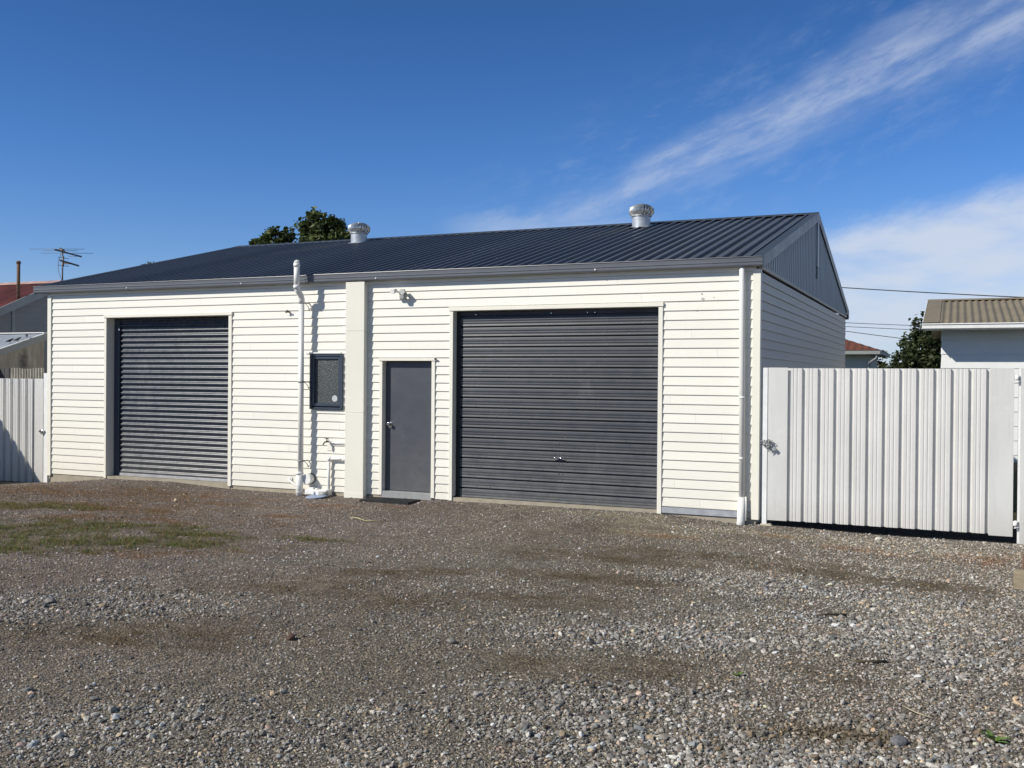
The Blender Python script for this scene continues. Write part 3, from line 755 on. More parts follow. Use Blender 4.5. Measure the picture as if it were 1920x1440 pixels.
# security light
sl = empty('security_light'); sl.parent = shop; sl.location = (-6.6, -5.6, 0)
mb = MB(); mb.tube([(7.66, -.01, 3.20), (7.66, -.05, 3.20)], .045, 16); mb.build('base', M['grey'], sl)
for (dx, dz) in ((-.085, .015), (.055, .01)):
    mb = MB(); mb.tube([(7.66+dx*.4, -.05, 3.20), (7.66+dx, -.09, 3.20+dz)], .012, 8); mb.tube([(7.66+dx*1.0, -.06, 3.215+dz), (7.66+dx*1.25, -.15, 3.19+dz)], [.028, .045], 14)
    mb.build('lamp_head', M['pvc'], sl)
mb = MB(); mb.bbox(7.675, 7.745, -.13, -.06, 3.085, 3.155, .01); mb.tube([(7.70, -.06, 3.12), (7.67, -.04, 3.18)], .012, 8); mb.build('sensor', M['grey'], sl)
se = MB(); se.tube([(5.49, -.005, 2.94), (5.49, -.05, 2.94)], .015, 10); se.bbox(5.455, 5.485, -.07, -.045, 2.92, 2.96, .004); se.tube([(5.49, -.05, 2.945), (5.515, -.08, 2.955)], .014, 8)
part(se, 'sensor', M['brass'])
# right-hand downpipe
dp = empty('downpipe'); dp.parent = shop; dp.location = (-6.6, -5.6, 0)
mb = MB(); mb.tube([(12.965, -.02, 3.40), (12.965, -.055, 3.385), (12.967, -.065, 3.35), (12.99, -.065, .22)], .040, 20); mb.build('pipe', M['pvc'], dp)
mb = MB(); mb.tube([(12.988, -.065, .29), (12.982, -.075, -.02), (12.975, -.08, -.13)], [.048, .052, .058], 20); mb.tube([(13.045, -.07, .30), (13.05, -.07, .20), (13.05, -.08, -.02)], .012, 8); mb.build('socket', M['pvc'], dp)
for zz in (1.62, .80): mb = MB(); mb.tube([(12.979, -.065, zz), (12.979, -.065, zz+.03)], .0435, 20); mb.build('bracket', M['pvc'], dp)
# knot / patched nail marks on the cladding
mb = MB()
for (x_, z_) in ((12.42, 2.985), (12.40, 3.06), (12.57, 3.0), (12.33, 2.83)):
    r = .022 if x_ == 12.42 else .008
    mb = MB(); mb.tube([(x_, .006, z_), (x_, -.0125, z_)], r, 12)
    part(mb, 'patched_hole', M['filler'])

# ------------------------------------------------------------------ drain gully and mat
gl = empty('drain_gully', (6.17, -.14, -.065)); tag(gl, 'white plastic drain gully on the gravel between the vent pipe and the pilaster', 'drain gully')
mb = MB()
mb.bbox(-.21, .20, -.05, .13, .0, .10, .015)
mb.bbox(-.19, -.02, -.075, -.051, .02, .085, .008); mb.bbox(-.20, -.10, .02, .10, .1005, .125, .006); mb.bbox(-.06, -.02, .02, .09, .1005, .118, .006)
mb.build('basin', M['pvc'], gl)
mb = MB(); mb.tube([(.10, -.09, .04), (.235, -.05, .045)], .045, 14); mb.build('pipe_stub', M['grey'], gl)
lid = empty('plastic_lid', (6.27, -.31, -.058)); tag(lid, 'faded blue plastic lid lying on the gravel in front of the drain', 'lid')
mb = MB(); mb.tube([(0, 0, -.005), (0, 0, .010), (.0, .0, .014)], [.165, .170, .160], 28)
o = mb.build('cover', M['gblue'], lid); lid.rotation_euler = (.06, -.05, .2)
mat_ = MB()
mat_.box(0, .9, 0, .36, -.01, .003)
for i in range(11): mat_.box(0, .9, i*.035, i*.035+.010, .003, .020)
for i in range(25): mat_.box(i*.037, i*.037+.008, 0, .36, .004, .0185)
o = mat_.build('doormat', M['black']); o.location = (7.16, -.44, -.058); o.rotation_euler = (R_(1.5), R_(-.8), R_(-3))
tag(o, 'black rubber grid mat lying on the gravel at the grey door', 'doormat')

# ------------------------------------------------------------------ gates, posts and fences
def pan_sheet(mb, x0, x1, z0, z1, y, pitch=.2, d=.040, g=0.):
    """wide pans toward -y with narrow grooves; x0 is a groove centre"""
    pts = []; x = x0
    while x < x1-.01:
        pts += [(x-.018-g, d), (x+.016+g*.5, d), (x+.026+g*.5, 0), (x+.060, 0), (x+.066, .006), (x+.074, .006), (x+.080, 0), (x+.106, 0), (x+.112, .006), (x+.120, .006), (x+.126, 0), (x+pitch-.024-g, 0)]; x += pitch
    pts += [(x-.018-g, d), (x+.016, d)]
    A = [(px, y+o, z0) for px, o in pts]; B = [(px, y+o, z1) for px, o in pts]; n = len(pts)
    mb.add(A+B, [(i, i+1, n+i+1, n+i) for i in range(n-1)])
gate = empty('metal_gate', (14.8, 0, -.1)); tag(gate, 'wide zinc sheet gate in front of the dark gable side of the workshop', 'gate')
def gpart(mb, name, mat, p):
    o = mb.build(name, mat, p); o.location = tuple(-c for c in p.location); return o
mb = MB(); pan_sheet(mb, 13.583, 16.0, .004, 2.035, -.012, g=.007); gpart(mb, 'sheet', M['gate'], gate)
mb = MB(); mb.box(13.325, 13.572, -.014, -.011, .0, 2.042); mb.box(13.318, 13.3245, -.014, .03, .0, 2.042); gpart(mb, 'edge_strip', M['flat'], gate)
mb = MB(); mb.box(15.995, 16.262, -.017, -.014, -.012, 2.045); gpart(mb, 'edge_strip', M['flat'], gate)
mb = MB()
for b in ((13.33, 13.37, 0, 2.03), (16.21, 16.25, 0, 2.03), (13.371, 16.209, 0.01, .05), (13.371, 16.209, 1.98, 2.02), (13.371, 16.209, .98, 1.02)): mb.box(b[0], b[1], .034, .072, b[2], b[3])
gpart(mb, 'frame', M['galv'], gate)
for zz in (1.93, .15):
    mb = MB(); mb.tube([(16.295, -.015, zz-.035), (16.295, -.015, zz+.035)], .020, 12); mb.bbox(16.262, 16.292, -.012, .0, zz-.028, zz+.028, .002); mb.tube([(16.275, -.02, zz-.055), (16.33, -.02, zz-.045)], .006, 6)
    gpart(mb, 'hinge', M['post'], gate)
mb = MB(); mb.bbox(13.33, 13.40, -.024, -.0145, .965, 1.045, .003); gpart(mb, 'latch_plate', M['galv'], gate)

gp = empty('gate_post', (13.28, 0, -.1)); mb = MB(); mb.bbox(13.248, 13.308, -.01, .05, -.10, 2.04, .004); gpart(mb, 'pole', M['post'], gp); mb = MB(); mb.bbox(13.215, 13.385, -.03, .07, -.16, -.05, .025); gpart(mb, 'footing', M['concrete'], gp); o = gp; tag(o, 'narrow white gate post against the right corner of the workshop', 'gate post')
mb = MB(); mb.bbox(16.312, 16.362, .02, .07, -.15, 2.04, .004)
o = mb.build('gate_post', M['post']); tag(o, 'white gate post with hinges at the right edge of the photo', 'gate post')
fr = empty('metal_fence', (17.5, 0, -.1)); tag(fr, 'flat zinc fence panel at the right edge beyond the hinged gate post', 'fence')
mb = MB(); mb.box(16.335, 16.62, -.014, -.011, -.14, 2.04); gpart(mb, 'edge_strip', M['flat'], fr)
mb = MB(); pan_sheet(mb, 16.63, 19.2, -.13, 2.03, -.010); gpart(mb, 'sheet', M['gate'], fr)
mb = MB(); mb.box(16.4, 19.2, .034, .07, 1.9, 1.95); mb.box(16.4, 19.2, .034, .07, .2, .25); gpart(mb, 'rail', M['galv'], fr)

# chain and padlock
ch = empty('chain', (13.34, -.03, 1.01)); tag(ch, 'short galvanised chain looped round the gate edge and corner post', 'chain')
def link(mb, c, rot, R=.017, L=.014, r=.0045):
    pts = []
    for k in range(17):
        t = 2*math.pi*k/16; pts.append(Vector((R*math.cos(t), 0, R*math.sin(t)+(L if math.sin(t) >= 0 else -L))))
    mt = Matrix.Rotation(rot[2], 3, 'Z') @ Matrix.Rotation(rot[1], 3, 'Y') @ Matrix.Rotation(rot[0], 3, 'X')
    mb.tube([mt @ p + Vector(c) for p in pts], r, 8, cap=False)
cp = [(-.085, .0, .035), (-.055, -.01, .045), (-.025, -.02, .038), (.0, -.02, .05), (.03, -.02, .04), (-.08, -.005, -.0), (-.05, -.02, -.015), (-.02, -.03, -.03), (.01, -.035, -.03), (.035, -.03, -.005), (.0, -.04, .01), (-.02, -.04, .012), (.02, -.04, -.05), (.025, -.035, -.075)]
for i, c in enumerate(cp):
    mb = MB(); link(mb, c, (i*1.1, 1.2+.5*(i % 3), i*.9)); mb.build('link', M['chain'], ch)
pk = empty('padlock', (13.395, -.065, .975)); tag(pk, 'small steel padlock hanging on the chain of the right gate', 'padlock')
mb = MB(); mb.bbox(-.022, .022, -.010, .010, -.045, -.002, .006); mb.build('body', M['galv'], pk)
mb = MB(); mb.tube([(-.013, 0, -.004), (-.013, 0, .02), (-.008, 0, .03), (0, 0, .034), (.008, 0, .03), (.013, 0, .02), (.013, 0, -.004)], .004, 8); mb.build('shackle', M['chrome'], pk)
pk.rotation_euler = (0, -.6, 0)

gate2 = empty('metal_gate', (-1.0, 0, -.2)); tag(gate2, 'zinc sheet gate at the left edge, half in diagonal shadow beside the workshop', 'gate')
mb = MB(); pan_sheet(mb, -2.006, -.41, -.20, 1.782, -.01, d=.050, g=.022); gpart(mb, 'sheet', M['gate'], gate2)
mb = MB(); mb.box(-.393, -.165, -.012, -.009, -.195, 1.785); gpart(mb, 'edge_strip', M['flat'], gate2)
mb = MB()
for b in ((-.21, -.17, -.19, 1.77), (-2.1, -2.06, -.19, 1.77), (-2.059, -.211, -.19, -.15), (-2.059, -.211, 1.73, 1.77)): mb.box(b[0], b[1], .046, .08, b[2], b[3])
gpart(mb, 'frame', M['galv'], gate2)
mb = MB(); mb.tube([(-.19, -.012, .79), (-.19, -.05, .79)], .03, 12); mb.tube([(-.24, -.04, .785), (-.12, -.045, .80)], .012, 8); mb.tube([(-.17, -.02, .81), (-.14, -.05, .82), (-.13, -.03, .77), (-.18, -.05, .74)], .009, 8)
gpart(mb, 'latch', M['chrome'], gate2)
mb = MB(); mb.bbox(-.150, -.052, -.012, .05, -.25, 1.89, .005)
o = mb.build('gate_post', M['post']); tag(o, 'white gate post tight against the left corner of the workshop', 'gate post')

# side boundary fence just left of the picture (throws the diagonal shadow on the left gate)
bf = empty('boundary_fence', (-2.2, -7, -.1)); tag(bf, 'corrugated zinc side boundary fence running forward from the left gate', 'fence')
mb = MB(); pts = []; yy = -15.
while yy < -.02: pts += [(0, yy), (0, yy+.15), (.02, yy+.16), (.02, yy+.19)]; yy += .2
A = [(-2.2+p, q, -.3) for p, q in pts]; B = [(-2.2+p, q, 1.91) for p, q in pts]; n = len(pts)
mb.add(A+B, [(i, i+1, n+i+1, n+i) for i in range(n-1)]); gpart(mb, 'sheet', M['gate'], bf)
mb = MB(); mb.box(-2.26, -2.21, -15, -.05, 1.8, 1.88); gpart(mb, 'rail', M['galv'], bf)

# old fence behind the left gate
of = empty('old_fence', (-2.4, .8, -.1)); tag(of, 'old grey corrugated fibre fence piece standing behind the left gate', 'fence')
mb = MB(); pts = [( -2.04+i*.0115, .016*math.sin(i*.0115/.076*2*math.pi)) for i in range(84)]
A = [(a_, .8+b_, -.2) for a_, b_ in pts]; B = [(a_, .8+b_, 1.985+.01*math.sin(a_*9)) for a_, b_ in pts]; n = len(pts)
mb.add(A+B, [(i, i+1, n+i+1, n+i) for i in range(n-1)], True); gpart(mb, 'sheet', paint('fibre_cement', (.40, .37, .31), .95, var=.4, scale=9, stretch=(1, 1, .4)), of)
mb = MB()
for i in range(11): mb.bbox(-3.6+i*.14, -3.6+i*.14+.13, .79, .81, -.2, 1.99, .003)
gpart(mb, 'paling', paint('dark_stained_timber', (.06, .06, .065), .8, var=.3, scale=5), of)

# timber sleeper and rod at the right edge
o = MB(); o.bbox(0, 2.2, 0, .16, 0, .175, .008); b = o.build('timber_sleeper', M['wood']); b.location = (16.14, -2.90, -.115); b.rotation_euler = (0, 0, R_(-2))
tag(b, 'weathered timber sleeper lying on the gravel at the right edge', 'timber')
o = MB(); o.tube([(0, 0, -.1), (0, 0, .30)], .012, 8); b = o.build('steel_rod', M['rust']); b.location = (16.235, -2.66, -.10)
tag(b, 'rusty steel rod standing behind the timber sleeper', 'rod')

# loose bits on the gravel
def rock(x, y, r, c, label, squash=.6):
    v, f = ico(); mb = MB()
    # one subdivision
    V = [Vector(p) for p in v]; Fs = []; cache = {}
    def mid(a, b):
        k = (min(a, b), max(a, b))
        if k not in cache: V.append(((V[a]+V[b])/2).normalized()); cache[k] = len(V)-1
        return cache[k]
    for a, b, c_ in f:
        ab, bc, ca = mid(a, b), mid(b, c_), mid(c_, a); Fs += [(a, ab, ca), (b, bc, ab), (c_, ca, bc), (ab, bc, ca)]
    V = [Vector((p.x*r*1.25, p.y*r, p.z*r*squash))*random.uniform(.82, 1.1) for p in V]
    mb.add(V, Fs); o = mb.build('stone', paint('rock_%d' % int(x*100), c, .9, var=.3, scale=25, bump=.5)); o.location = (x, y, float(gz(x, y))+r*squash*.6); o.rotation_euler = (random.uniform(-.2, .2), random.uniform(-.2, .2), random.uniform(0, 6))
    tag(o, label, 'stone')
rock(11.06, -7.42, .034, (.10, .06, .045), 'dark red-brown stone alone on smooth gravel left of centre', .9)
rock(14.75, -.45, .045, (.55, .52, .45), 'pale stone close under the bottom of the wide gate')
rock(15.35, -7.75, .045, (.16, .16, .17), 'large flat grey stone near the bottom right corner', .5)
rock(10.85, -9.1, .026, (.17, .165, .16), 'grey stone near the bottom left of the yard')
rock(10.35, -9.15, .03, (.15, .15, .15), 'flat grey stone nearest the bottom left corner')
rock(12.20, -7.0, .035, (.22, .21, .19), 'light grey stone in the middle foreground')
rock(4.55, -1.6, .024, (.60, .54, .36), 'pale cream stone on dry grass before the left roller door', 1.3)
def twig(pts, r, c, label, name='twig', cat='twig'):
    mb = MB(); mb.tube([(a, b, float(gz(a, b))+.012+c_) for a, b, c_ in pts], r, 6); o = mb.build(name, paint(name+'_%d' % int(pts[0][0]*100), c, .85, var=.25, scale=20)); tag(o, label, cat)
twig([(14.57, -4.97, 0), (14.66, -4.90, .004), (14.80, -4.84, 0)], .009, (.06, .045, .03), 'short dark twig in the middle right of the gravel')
twig([(15.0, -6.22, 0), (15.1, -6.19, .004), (15.19, -6.12, 0)], .010, (.07, .055, .03), 'thick brown twig on the right foreground gravel')
twig([(15.34, -7.10, 0), (15.42, -7.23, .012), (15.51, -7.26, 0)], .004, (.42, .36, .25), 'thin pale straw stem lying on the right foreground gravel', 'straw_stem', 'straw')
twig([(7.95, -1.9, .01), (8.15, -2.02, .03), (8.3, -2.06, .005), (8.55, -2.0, .01)], .006, (.45, .42, .22), 'curved yellow straw stem on the gravel before the doormat', 'straw_stem', 'straw')
def weed(x, y, n, L, label):
    r0 = random.Random(int(x*100)); z = float(gz(x, y)); vs = []; fs = []
    for k in range(n):
        t = 2*math.pi*k/n+r0.uniform(-.3, .3); l = L*r0.uniform(.6, 1.1); w = l*.16; el = r0.uniform(.4, 1.1)
        d = Vector((math.cos(t)*math.cos(el), math.sin(t)*math.cos(el), math.sin(el))); s_ = Vector((-math.sin(t), math.cos(t), 0))
        b = len(vs); o_ = Vector((0, 0, 0))
        for q, ww in ((0, .25), (.35, .8), (.65, 1.), (.85, .6), (1, .05)):
            p = o_+d*l*q+Vector((0, 0, -.35*l*q*q)); vs += [p-s_*w*ww, p+Vector((0, 0, -w*.3)), p+s_*w*ww]
        for i in range(4):
            for j in (0, 1): fs.append((b+3*i+j, b+3*i+j+1, b+3*i+j+4, b+3*i+j+3))
    mb = MB(); mb.add(vs, fs, True); o = mb.build('weed', paint('weed_leaf_%d' % int(x*100), (.10, .17, .035), .55, var=.3, scale=30, bump=0)); o.location = (x, y, z)
    tag(o, label, 'weed')
weed(15.83, -7.50, 11, .11, 'small yellow-green leafy weed in the bottom right corner')
weed(14.30, -6.87, 10, .07, 'tiny green weed in the gravel at right foreground')

# ------------------------------------------------------------------ left neighbours
M['nwall'] = paint('grey_neighbour_boards', (.27, .28, .30), .7, var=.08)
M['red'] = paint('faded_red_roof', (.105, .024, .024), .6, var=.5, scale=1.6, stretch=(1, .5, 1), bump=.1)
M['ngrey'] = paint('grey_barge_paint', (.30, .32, .33), .6, var=.12)
nh = empty('neighbour_house', (-10, 5, 0)); tag(nh, 'grey weatherboard house with a faded red iron roof at the far left', 'house')
GX = -5.5; PK = (5.115, 4.265); s1 = (4.265-3.45)/(5.115-3.317)
YE = .6; ZEe = PK[1]-s1*(PK[0]-YE); YB = PK[0]+(PK[0]-YE)
mb = MB(); boards(mb, (GX-.25, 0, 0), (0, 1, 0), (1, 0, 0), YE+.4, YB-.4, -.3, ZEe, h=.15)
mb2 = mb
k = 0; z = ZEe
while z < PK[1]-.15:      # stepped boards inside the gable
    half = (PK[1]-z)/s1-.10
    mb.add([(GX-.245, PK[0]-half, z), (GX-.245, PK[0]+half, z), (GX-.258, PK[0]+max(half-.15/s1, .02), z+.15), (GX-.258, PK[0]-max(half-.15/s1, .02), z+.15)], [(0, 1, 2, 3)]); z += .15
mb.box(-16, GX-.27, YE+.4, YB-.4, -.3, ZEe-.05)
gpart(mb, 'wall', M['nwall'], nh)
mb = MB(); mb.box(GX-.262, GX-.225, 3.84, 3.93, 0, 3.5); gpart(mb, 'corner_board', M['ngrey'], nh)
def corr_roof(x0, x1, ya, za, yb, zb, mat, name, par, pitch=.076, amp=.009):
    mb = MB(); n = int((x1-x0)/pitch*6)+1; A = []; B = []
    for i in range(n+1):
        x = x0+(x1-x0)*i/n; o = amp*math.sin(2*math.pi*(x-x0)/pitch); A.append((x, ya, za+o)); B.append((x, yb, zb+o))
    mb.add(A+B, [(i, i+1, n+1+i+1, n+1+i) for i in range(n)], True); return gpart(mb, name, mat, par)
corr_roof(-16, GX, YE-.05, ZEe-.02, PK[0], PK[1], M['red'], 'roof', nh); corr_roof(-16, GX, YB+.05, ZEe-.02, PK[0], PK[1], M['red'], 'roof', nh)
mb = MB(); mb.sweep([(0, PK[0]-.16, PK[1]-.05), (0, PK[0], PK[1]+.03), (0, PK[0]+.16, PK[1]-.05)], (-16, 0, 0), (GX, 0, 0)); gpart(mb, 'ridge_cap', paint('faded_pink_ridge', (.42, .27, .24), .7, var=.35, scale=3), nh)
mb = MB()
for sg in (-1, 1):
    ye = PK[0]+sg*(PK[0]-YE)
    for (xa, xb) in ((GX, GX+.03),):
        mb.add([(xb, ye, ZEe+.02), (xb, PK[0], PK[1]+.02), (xb, PK[0], PK[1]-.19), (xb, ye, ZEe-.19)], [(0, 1, 2, 3)])
        mb.add([(xa, ye, ZEe+.02), (xb, ye, ZEe+.02), (xb, PK[0], PK[1]+.02), (xa, PK[0], PK[1]+.02)], [(0, 1, 2, 3)])
        mb.add([(GX-.25, ye, ZEe-.19), (xb, ye, ZEe-.19), (xb, PK[0], PK[1]-.19), (GX-.25, PK[0], PK[1]-.19)], [(0, 1, 2, 3)])
gpart(mb, 'barge_board', M['ngrey'], nh)
mb = MB(); mb.tube([(-5.62, 3.93, 3.65), (-5.62, 3.93, 4.60)], .042, 12); mb.tube([(-5.62, 3.93, 4.60), (-5.62, 3.93, 4.64), (-5.62, 3.93, 4.67)], [.055, .06, .03], 12); gpart(mb, 'flue', M['rust'], nh)
# tv antenna
an = empty('tv_antenna', (0, 0, 0)); an.parent = nh; an.location = (-5.6+10, 5.24-5, 0)
mb = MB(); mb.tube([(0, 0, 4.1), (0, 0, 5.03)], .018, 8); mb.build('mast', M['antenna'], an)
mb = MB(); bx = Vector((-.408, .913, 0)); ex = Vector((.93, .37, 0)).normalized()
mb.tube([Vector((-.06, 0, 5.06))-bx*.35, Vector((.1, 0, 5.03))+bx*.95], .022, 8); mb.tube([(-.10, .02, 5.12), (.06, -.03, 5.06)], .045, 8)
mb.build('boom', M['antenna'], an)
mb = MB()
for k, (q, l) in enumerate(((-.33, .72), (-.10, .45), (.25, .70), (.72, .18))):
    c = Vector((0, 0, 5.055))+bx*q+Vector((0, 0, -.06*q)); mb.tube([c-ex*l, c+ex*l], .0055, 6)
mb.build('element', M['antenna'], an)
mb = MB(); mb.tube([Vector((0, 0, 4.81))-bx*.15, Vector((0, 0, 4.79))+bx*.95], .024, 8); mb.tube([(.06, -.03, 4.66), (.06, -.03, 4.93)], .02, 8)
for q in (.15, .25, .35, .45): c = Vector((.0, 0, 4.78))+bx*q; mb.tube([c-ex*.13, c+ex*.13], .007, 6)
for zz in (4.68, 4.88): mb.tube([(.06, -.20, zz), (.06, .14, zz)], .007, 6)
mb.build('lower_array', M['antenna'], an)
mb = MB(); mb.tube([(-.05, .0, 5.02), (-.13, -.02, 4.8), (-.13, -.02, 4.55), (-.04, 0, 4.35), (0, 0, 4.2)], .006, 6); mb.build('cable', M['antenna'], an)

sh = empty('lean_to_shed', (-4, 1.2, 0)); tag(sh, 'low lean-to shed with a pale metal roof and stained grey wall, at the left edge', 'shed')
SX = -2.6; sy1, sz1 = 2.15, 2.755; s2 = (2.755-2.365)/(2.15-1.0); sy0 = .15; sz0 = sz1-s2*(sy1-sy0)
mb = MB(); mb.add([(SX-.06, sy0, -.3), (SX-.06, sy1, -.3), (SX-.06, sy1, sz1-.08), (SX-.06, sy0, sz0-.08)], [(0, 1, 2, 3)])
mb.add([(-6, sy0, -.3), (SX-.06, sy0, -.3), (SX-.06, sy0, sz0-.08), (-6, sy0, sz0-.08)], [(0, 1, 2, 3)]); mb.add([(-6, sy1, -.3), (SX-.06, sy1, -.3), (SX-.06, sy1, sz1-.08), (-6, sy1, sz1-.08)], [(3, 2, 1, 0)])
def stained():
    t = NT('stained_render'); v = t.co((1, 1, 1)); n = t.noise(2.5, t.co((1, 3, .7)), 6, .7)
    base = t.ramp(n, [(.3, (.26, .23, .19)), (.62, (.44, .41, .36))])
    y, z = t.sep(v)[1:3]
    d = t.math('SQRT', t.math('ADD', t.math('POWER', t.math('MULTIPLY', t.math('SUBTRACT', y, 1.62), 5.5), 2.), t.math('POWER', t.math('MULTIPLY', t.math('SUBTRACT', z, 2.12), 3.2), 2.)))
    dn = t.math('ADD', d, t.math('MULTIPLY', t.math('SUBTRACT', t.noise(9, v, 5, .7), .5), 1.6))
    base = t.mix(t.maprange(dn, .2, 1.0, .8, 0), base, (.05, .05, .045))
    t.link(base, t.b.inputs['Base Color']); t.b.inputs['Roughness'].default_value = .95; return t.m
gpart(mb, 'wall', stained(), sh)
corr_roof(-6, SX, sy0-.1, sz0-.02, sy1, sz1, paint('pale_shed_iron', (.42, .47, .53), .4, metal=.1, var=.12, scale=2), 'roof', sh)
mb = MB(); mb.box(-6, SX+.005, sy1-.07, sy1+.02, sz1+.012, sz1+.03); mb.add([(SX-.02, sy0-.1, sz0+.005), (SX+.03, sy0-.1, sz0+.005), (SX+.03, sy1, sz1+.025), (SX-.02, sy1, sz1+.025)], [(0, 1, 2, 3)]); gpart(mb, 'roof_trim', M['pvc'], sh)
mb = MB(); mb.add([(SX+.025, sy0-.1, sz0+.0), (SX+.025, sy1, sz1+.01), (SX+.025, sy1, sz1-.13), (SX+.025, sy0-.1, sz0-.15)], [(0, 1, 2, 3)]); mb.add([(SX-.06, sy0-.1, sz0-.15), (SX+.025, sy0-.1, sz0-.15), (SX+.025, sy1, sz1-.13), (SX-.06, sy1, sz1-.13)], [(0, 1, 2, 3)]); gpart(mb, 'barge_board', M['ngrey'], sh)

def bird(loc, rz, label, up=.35):
    b = empty('bird', loc); b.rotation_euler = (0, 0, rz); tag(b, label, 'bird', 'birds perched on the shed roof')
    mb = MB(); path = [(-.115, .035), (-.08, .05), (-.045, .065), (0, .078), (.035, .095), (.055, .115), (.075, .122), (.09, .120), (.108, .114)]
    rad = [.006, .012, .026, .033, .028, .019, .020, .012, .002]
    mb.tube([(x, 0, z) for x, z in path], rad, 10); mb.build('body', M['bird'], b); b.scale = (.8, .8, .8)
    for s in (-1, 1):
        mb = MB(); mb.tube([(0, s*.012, .05), (.004, s*.014, .02), (.006, s*.016, .0)], .003, 5); mb.tube([(-.008, s*.016, .001), (.022, s*.016, .001)], .002, 5); mb.build('leg', M['bird'], b)
bird((-2.75, 1.36, 2.36+s2*.40+.02), 1.2, 'small dark bird nearest the picture edge on the shed ridge')
bird((-2.68, 1.72, 2.36+s2*.76+.02), 2.6, 'small dark bird nearest the workshop corner on the shed roof')
bird((-2.72, 1.52, 2.36+s2*.52+.01), .4, 'lowest small dark bird of three, near the sloping shed edge')

# ------------------------------------------------------------------ right neighbours
M['brown'] = paint('brown_corrugated_iron', (.22, .185, .13), .6, var=.12, scale=2)
M['wwall'] = paint('white_house_boards', (.78, .80, .79), .6, var=.04)
rh = empty('neighbour_house', (19, 12, 0)); tag(rh, 'white house with brown corrugated roof and white gutter behind the wide gate', 'house')
mb = MB(); mb.box(15.32, 24, 9.55, 16.0, -.3, 2.98)
for z in (2.64, 2.34, 2.04): pass
boards(mb, (0, 9.545, 0), (1, 0, 0), (0, -1, 0), 15.32, 24, -.1, 2.96, ph=.05, h=.30, lip=.012); boards(mb, (15.315, 0, 0), (0, 1, 0), (-1, 0, 0), 9.55, 16, -.1, 2.96, ph=.05, h=.30, lip=.012)
gpart(mb, 'wall', M['wwall'], rh)
corr_roof(14.98, 24, 8.93, 3.07, 12.8, 3.83, M['brown'], 'roof', rh, pitch=.145, amp=.018); corr_roof(14.98, 24, 16.7, 3.07, 12.8, 3.83, M['brown'], 'roof', rh, pitch=.145, amp=.018)
mb = MB(); mb.sweep([(0, 12.62, 3.82), (0, 12.8, 3.87), (0, 12.98, 3.82)], (14.94, 0, 0), (24, 0, 0)); mb.add([(14.955, 8.93, 3.095), (15.28, 8.93, 3.095), (15.28, 12.8, 3.858), (14.955, 12.8, 3.858)], [(0, 1, 2, 3)]); gpart(mb, 'ridge_cap', M['brown'], rh)
mb = MB(); mb.add([(14.95, 8.93, 3.10), (14.95, 12.8, 3.87), (14.95, 12.8, 3.72), (14.95, 8.93, 2.93)], [(0, 1, 2, 3)]); mb.add([(14.949, 8.93, 3.10), (14.965, 8.93, 3.10), (14.965, 12.8, 3.87), (14.949, 12.8, 3.87)], [(0, 1, 2, 3)]); gpart(mb, 'barge_board', M['post'], rh)
mb = MB(); mb.bbox(14.95, 24, 8.82, 8.925, 2.955, 3.065, .012); mb.bbox(14.95, 24, 8.80, 8.82, 3.045, 3.07, .004); gpart(mb, 'gutter', M['post'], rh)
mb = MB(); mb.box(14.97, 24, 8.93, 9.54, 2.955, 2.975); gpart(mb, 'soffit', M['wwall'], rh)

rh.location = (19.676, 17.116, -.377); rh.scale = (1.2, 1.2, 1.2)
fh = empty('far_house', (9, 31, 0)); tag(fh, 'distant pale house with a red tiled hip roof just right of the workshop', 'house')
def tile_mat():
    t = NT('red_roof_tiles'); v = t.co((1, 1, 1)); w = t.node('ShaderNodeTexWave', wave_type='BANDS', bands_direction='X'); w.inputs['Scale'].default_value = 1.1; t.link(v, w.inputs['Vector'])
    n = t.noise(5, v, 4, .6); base = t.ramp(n, [(.3, (.11, .035, .025)), (.7, (.20, .065, .042))]); base = t.mix(t.maprange(w.outputs['Fac'], 0, .5, .6, 0), base, (.05, .02, .018))
    t.link(base, t.b.inputs['Base Color']); t.b.inputs['Roughness'].default_value = .7; return t.m
mb = MB(); mb.box(4, 12.2, 30.7, 36, -.3, 3.05); gpart(mb, 'wall', paint('pale_green_wall', (.50, .52, .47), .8, var=.08), fh)
mb = MB()
ex0, ex1, ey0, ey1, ez, rzh = 3.4, 12.65, 30.1, 36.6, 3.12, 4.25
R1, R2 = Vector((6.6, 33.3, rzh)), Vector((9.3, 33.3, rzh))
rows = 9
def slope(a, b, c, d):   # a,b eave corners; c,d ridge ends, stepped tile courses
    a, b, c, d = map(Vector, (a, b, c, d))
    for k in range(rows):
        t0, t1 = k/rows, (k+1)/rows
        p0, p1, q1, q0 = a.lerp(d, t0), b.lerp(c, t0), b.lerp(c, t1), a.lerp(d, t1)
        lift = Vector((0, 0, .05)); mb.add([p0+lift, p1+lift, q1+lift*.2, q0+lift*.2, p0, p1], [(0, 1, 2, 3), (4, 5, 1, 0)])
slope((ex0, ey0, ez), (ex1, ey0, ez), R2, R1); slope((ex1, ey0, ez), (ex1, ey1, ez), R2, R2); slope((ex1, ey1, ez), (ex0, ey1, ez), R1, R2); slope((ex0, ey1, ez), (ex0, ey0, ez), R1, R1)
gpart(mb, 'roof', tile_mat(), fh)
mb = MB(); mb.box(ex0, ex1, ey0-.08, ey0, ez-.16, ez-.02); mb.box(ex1, ex1+.08, ey0-.08, ey1, ez-.16, ez-.02); mb.box(ex0, ex1, ey0, ey1, ez-.14, ez-.10); gpart(mb, 'gutter', paint('dull_gutter', (.25, .27, .26), .6), fh)
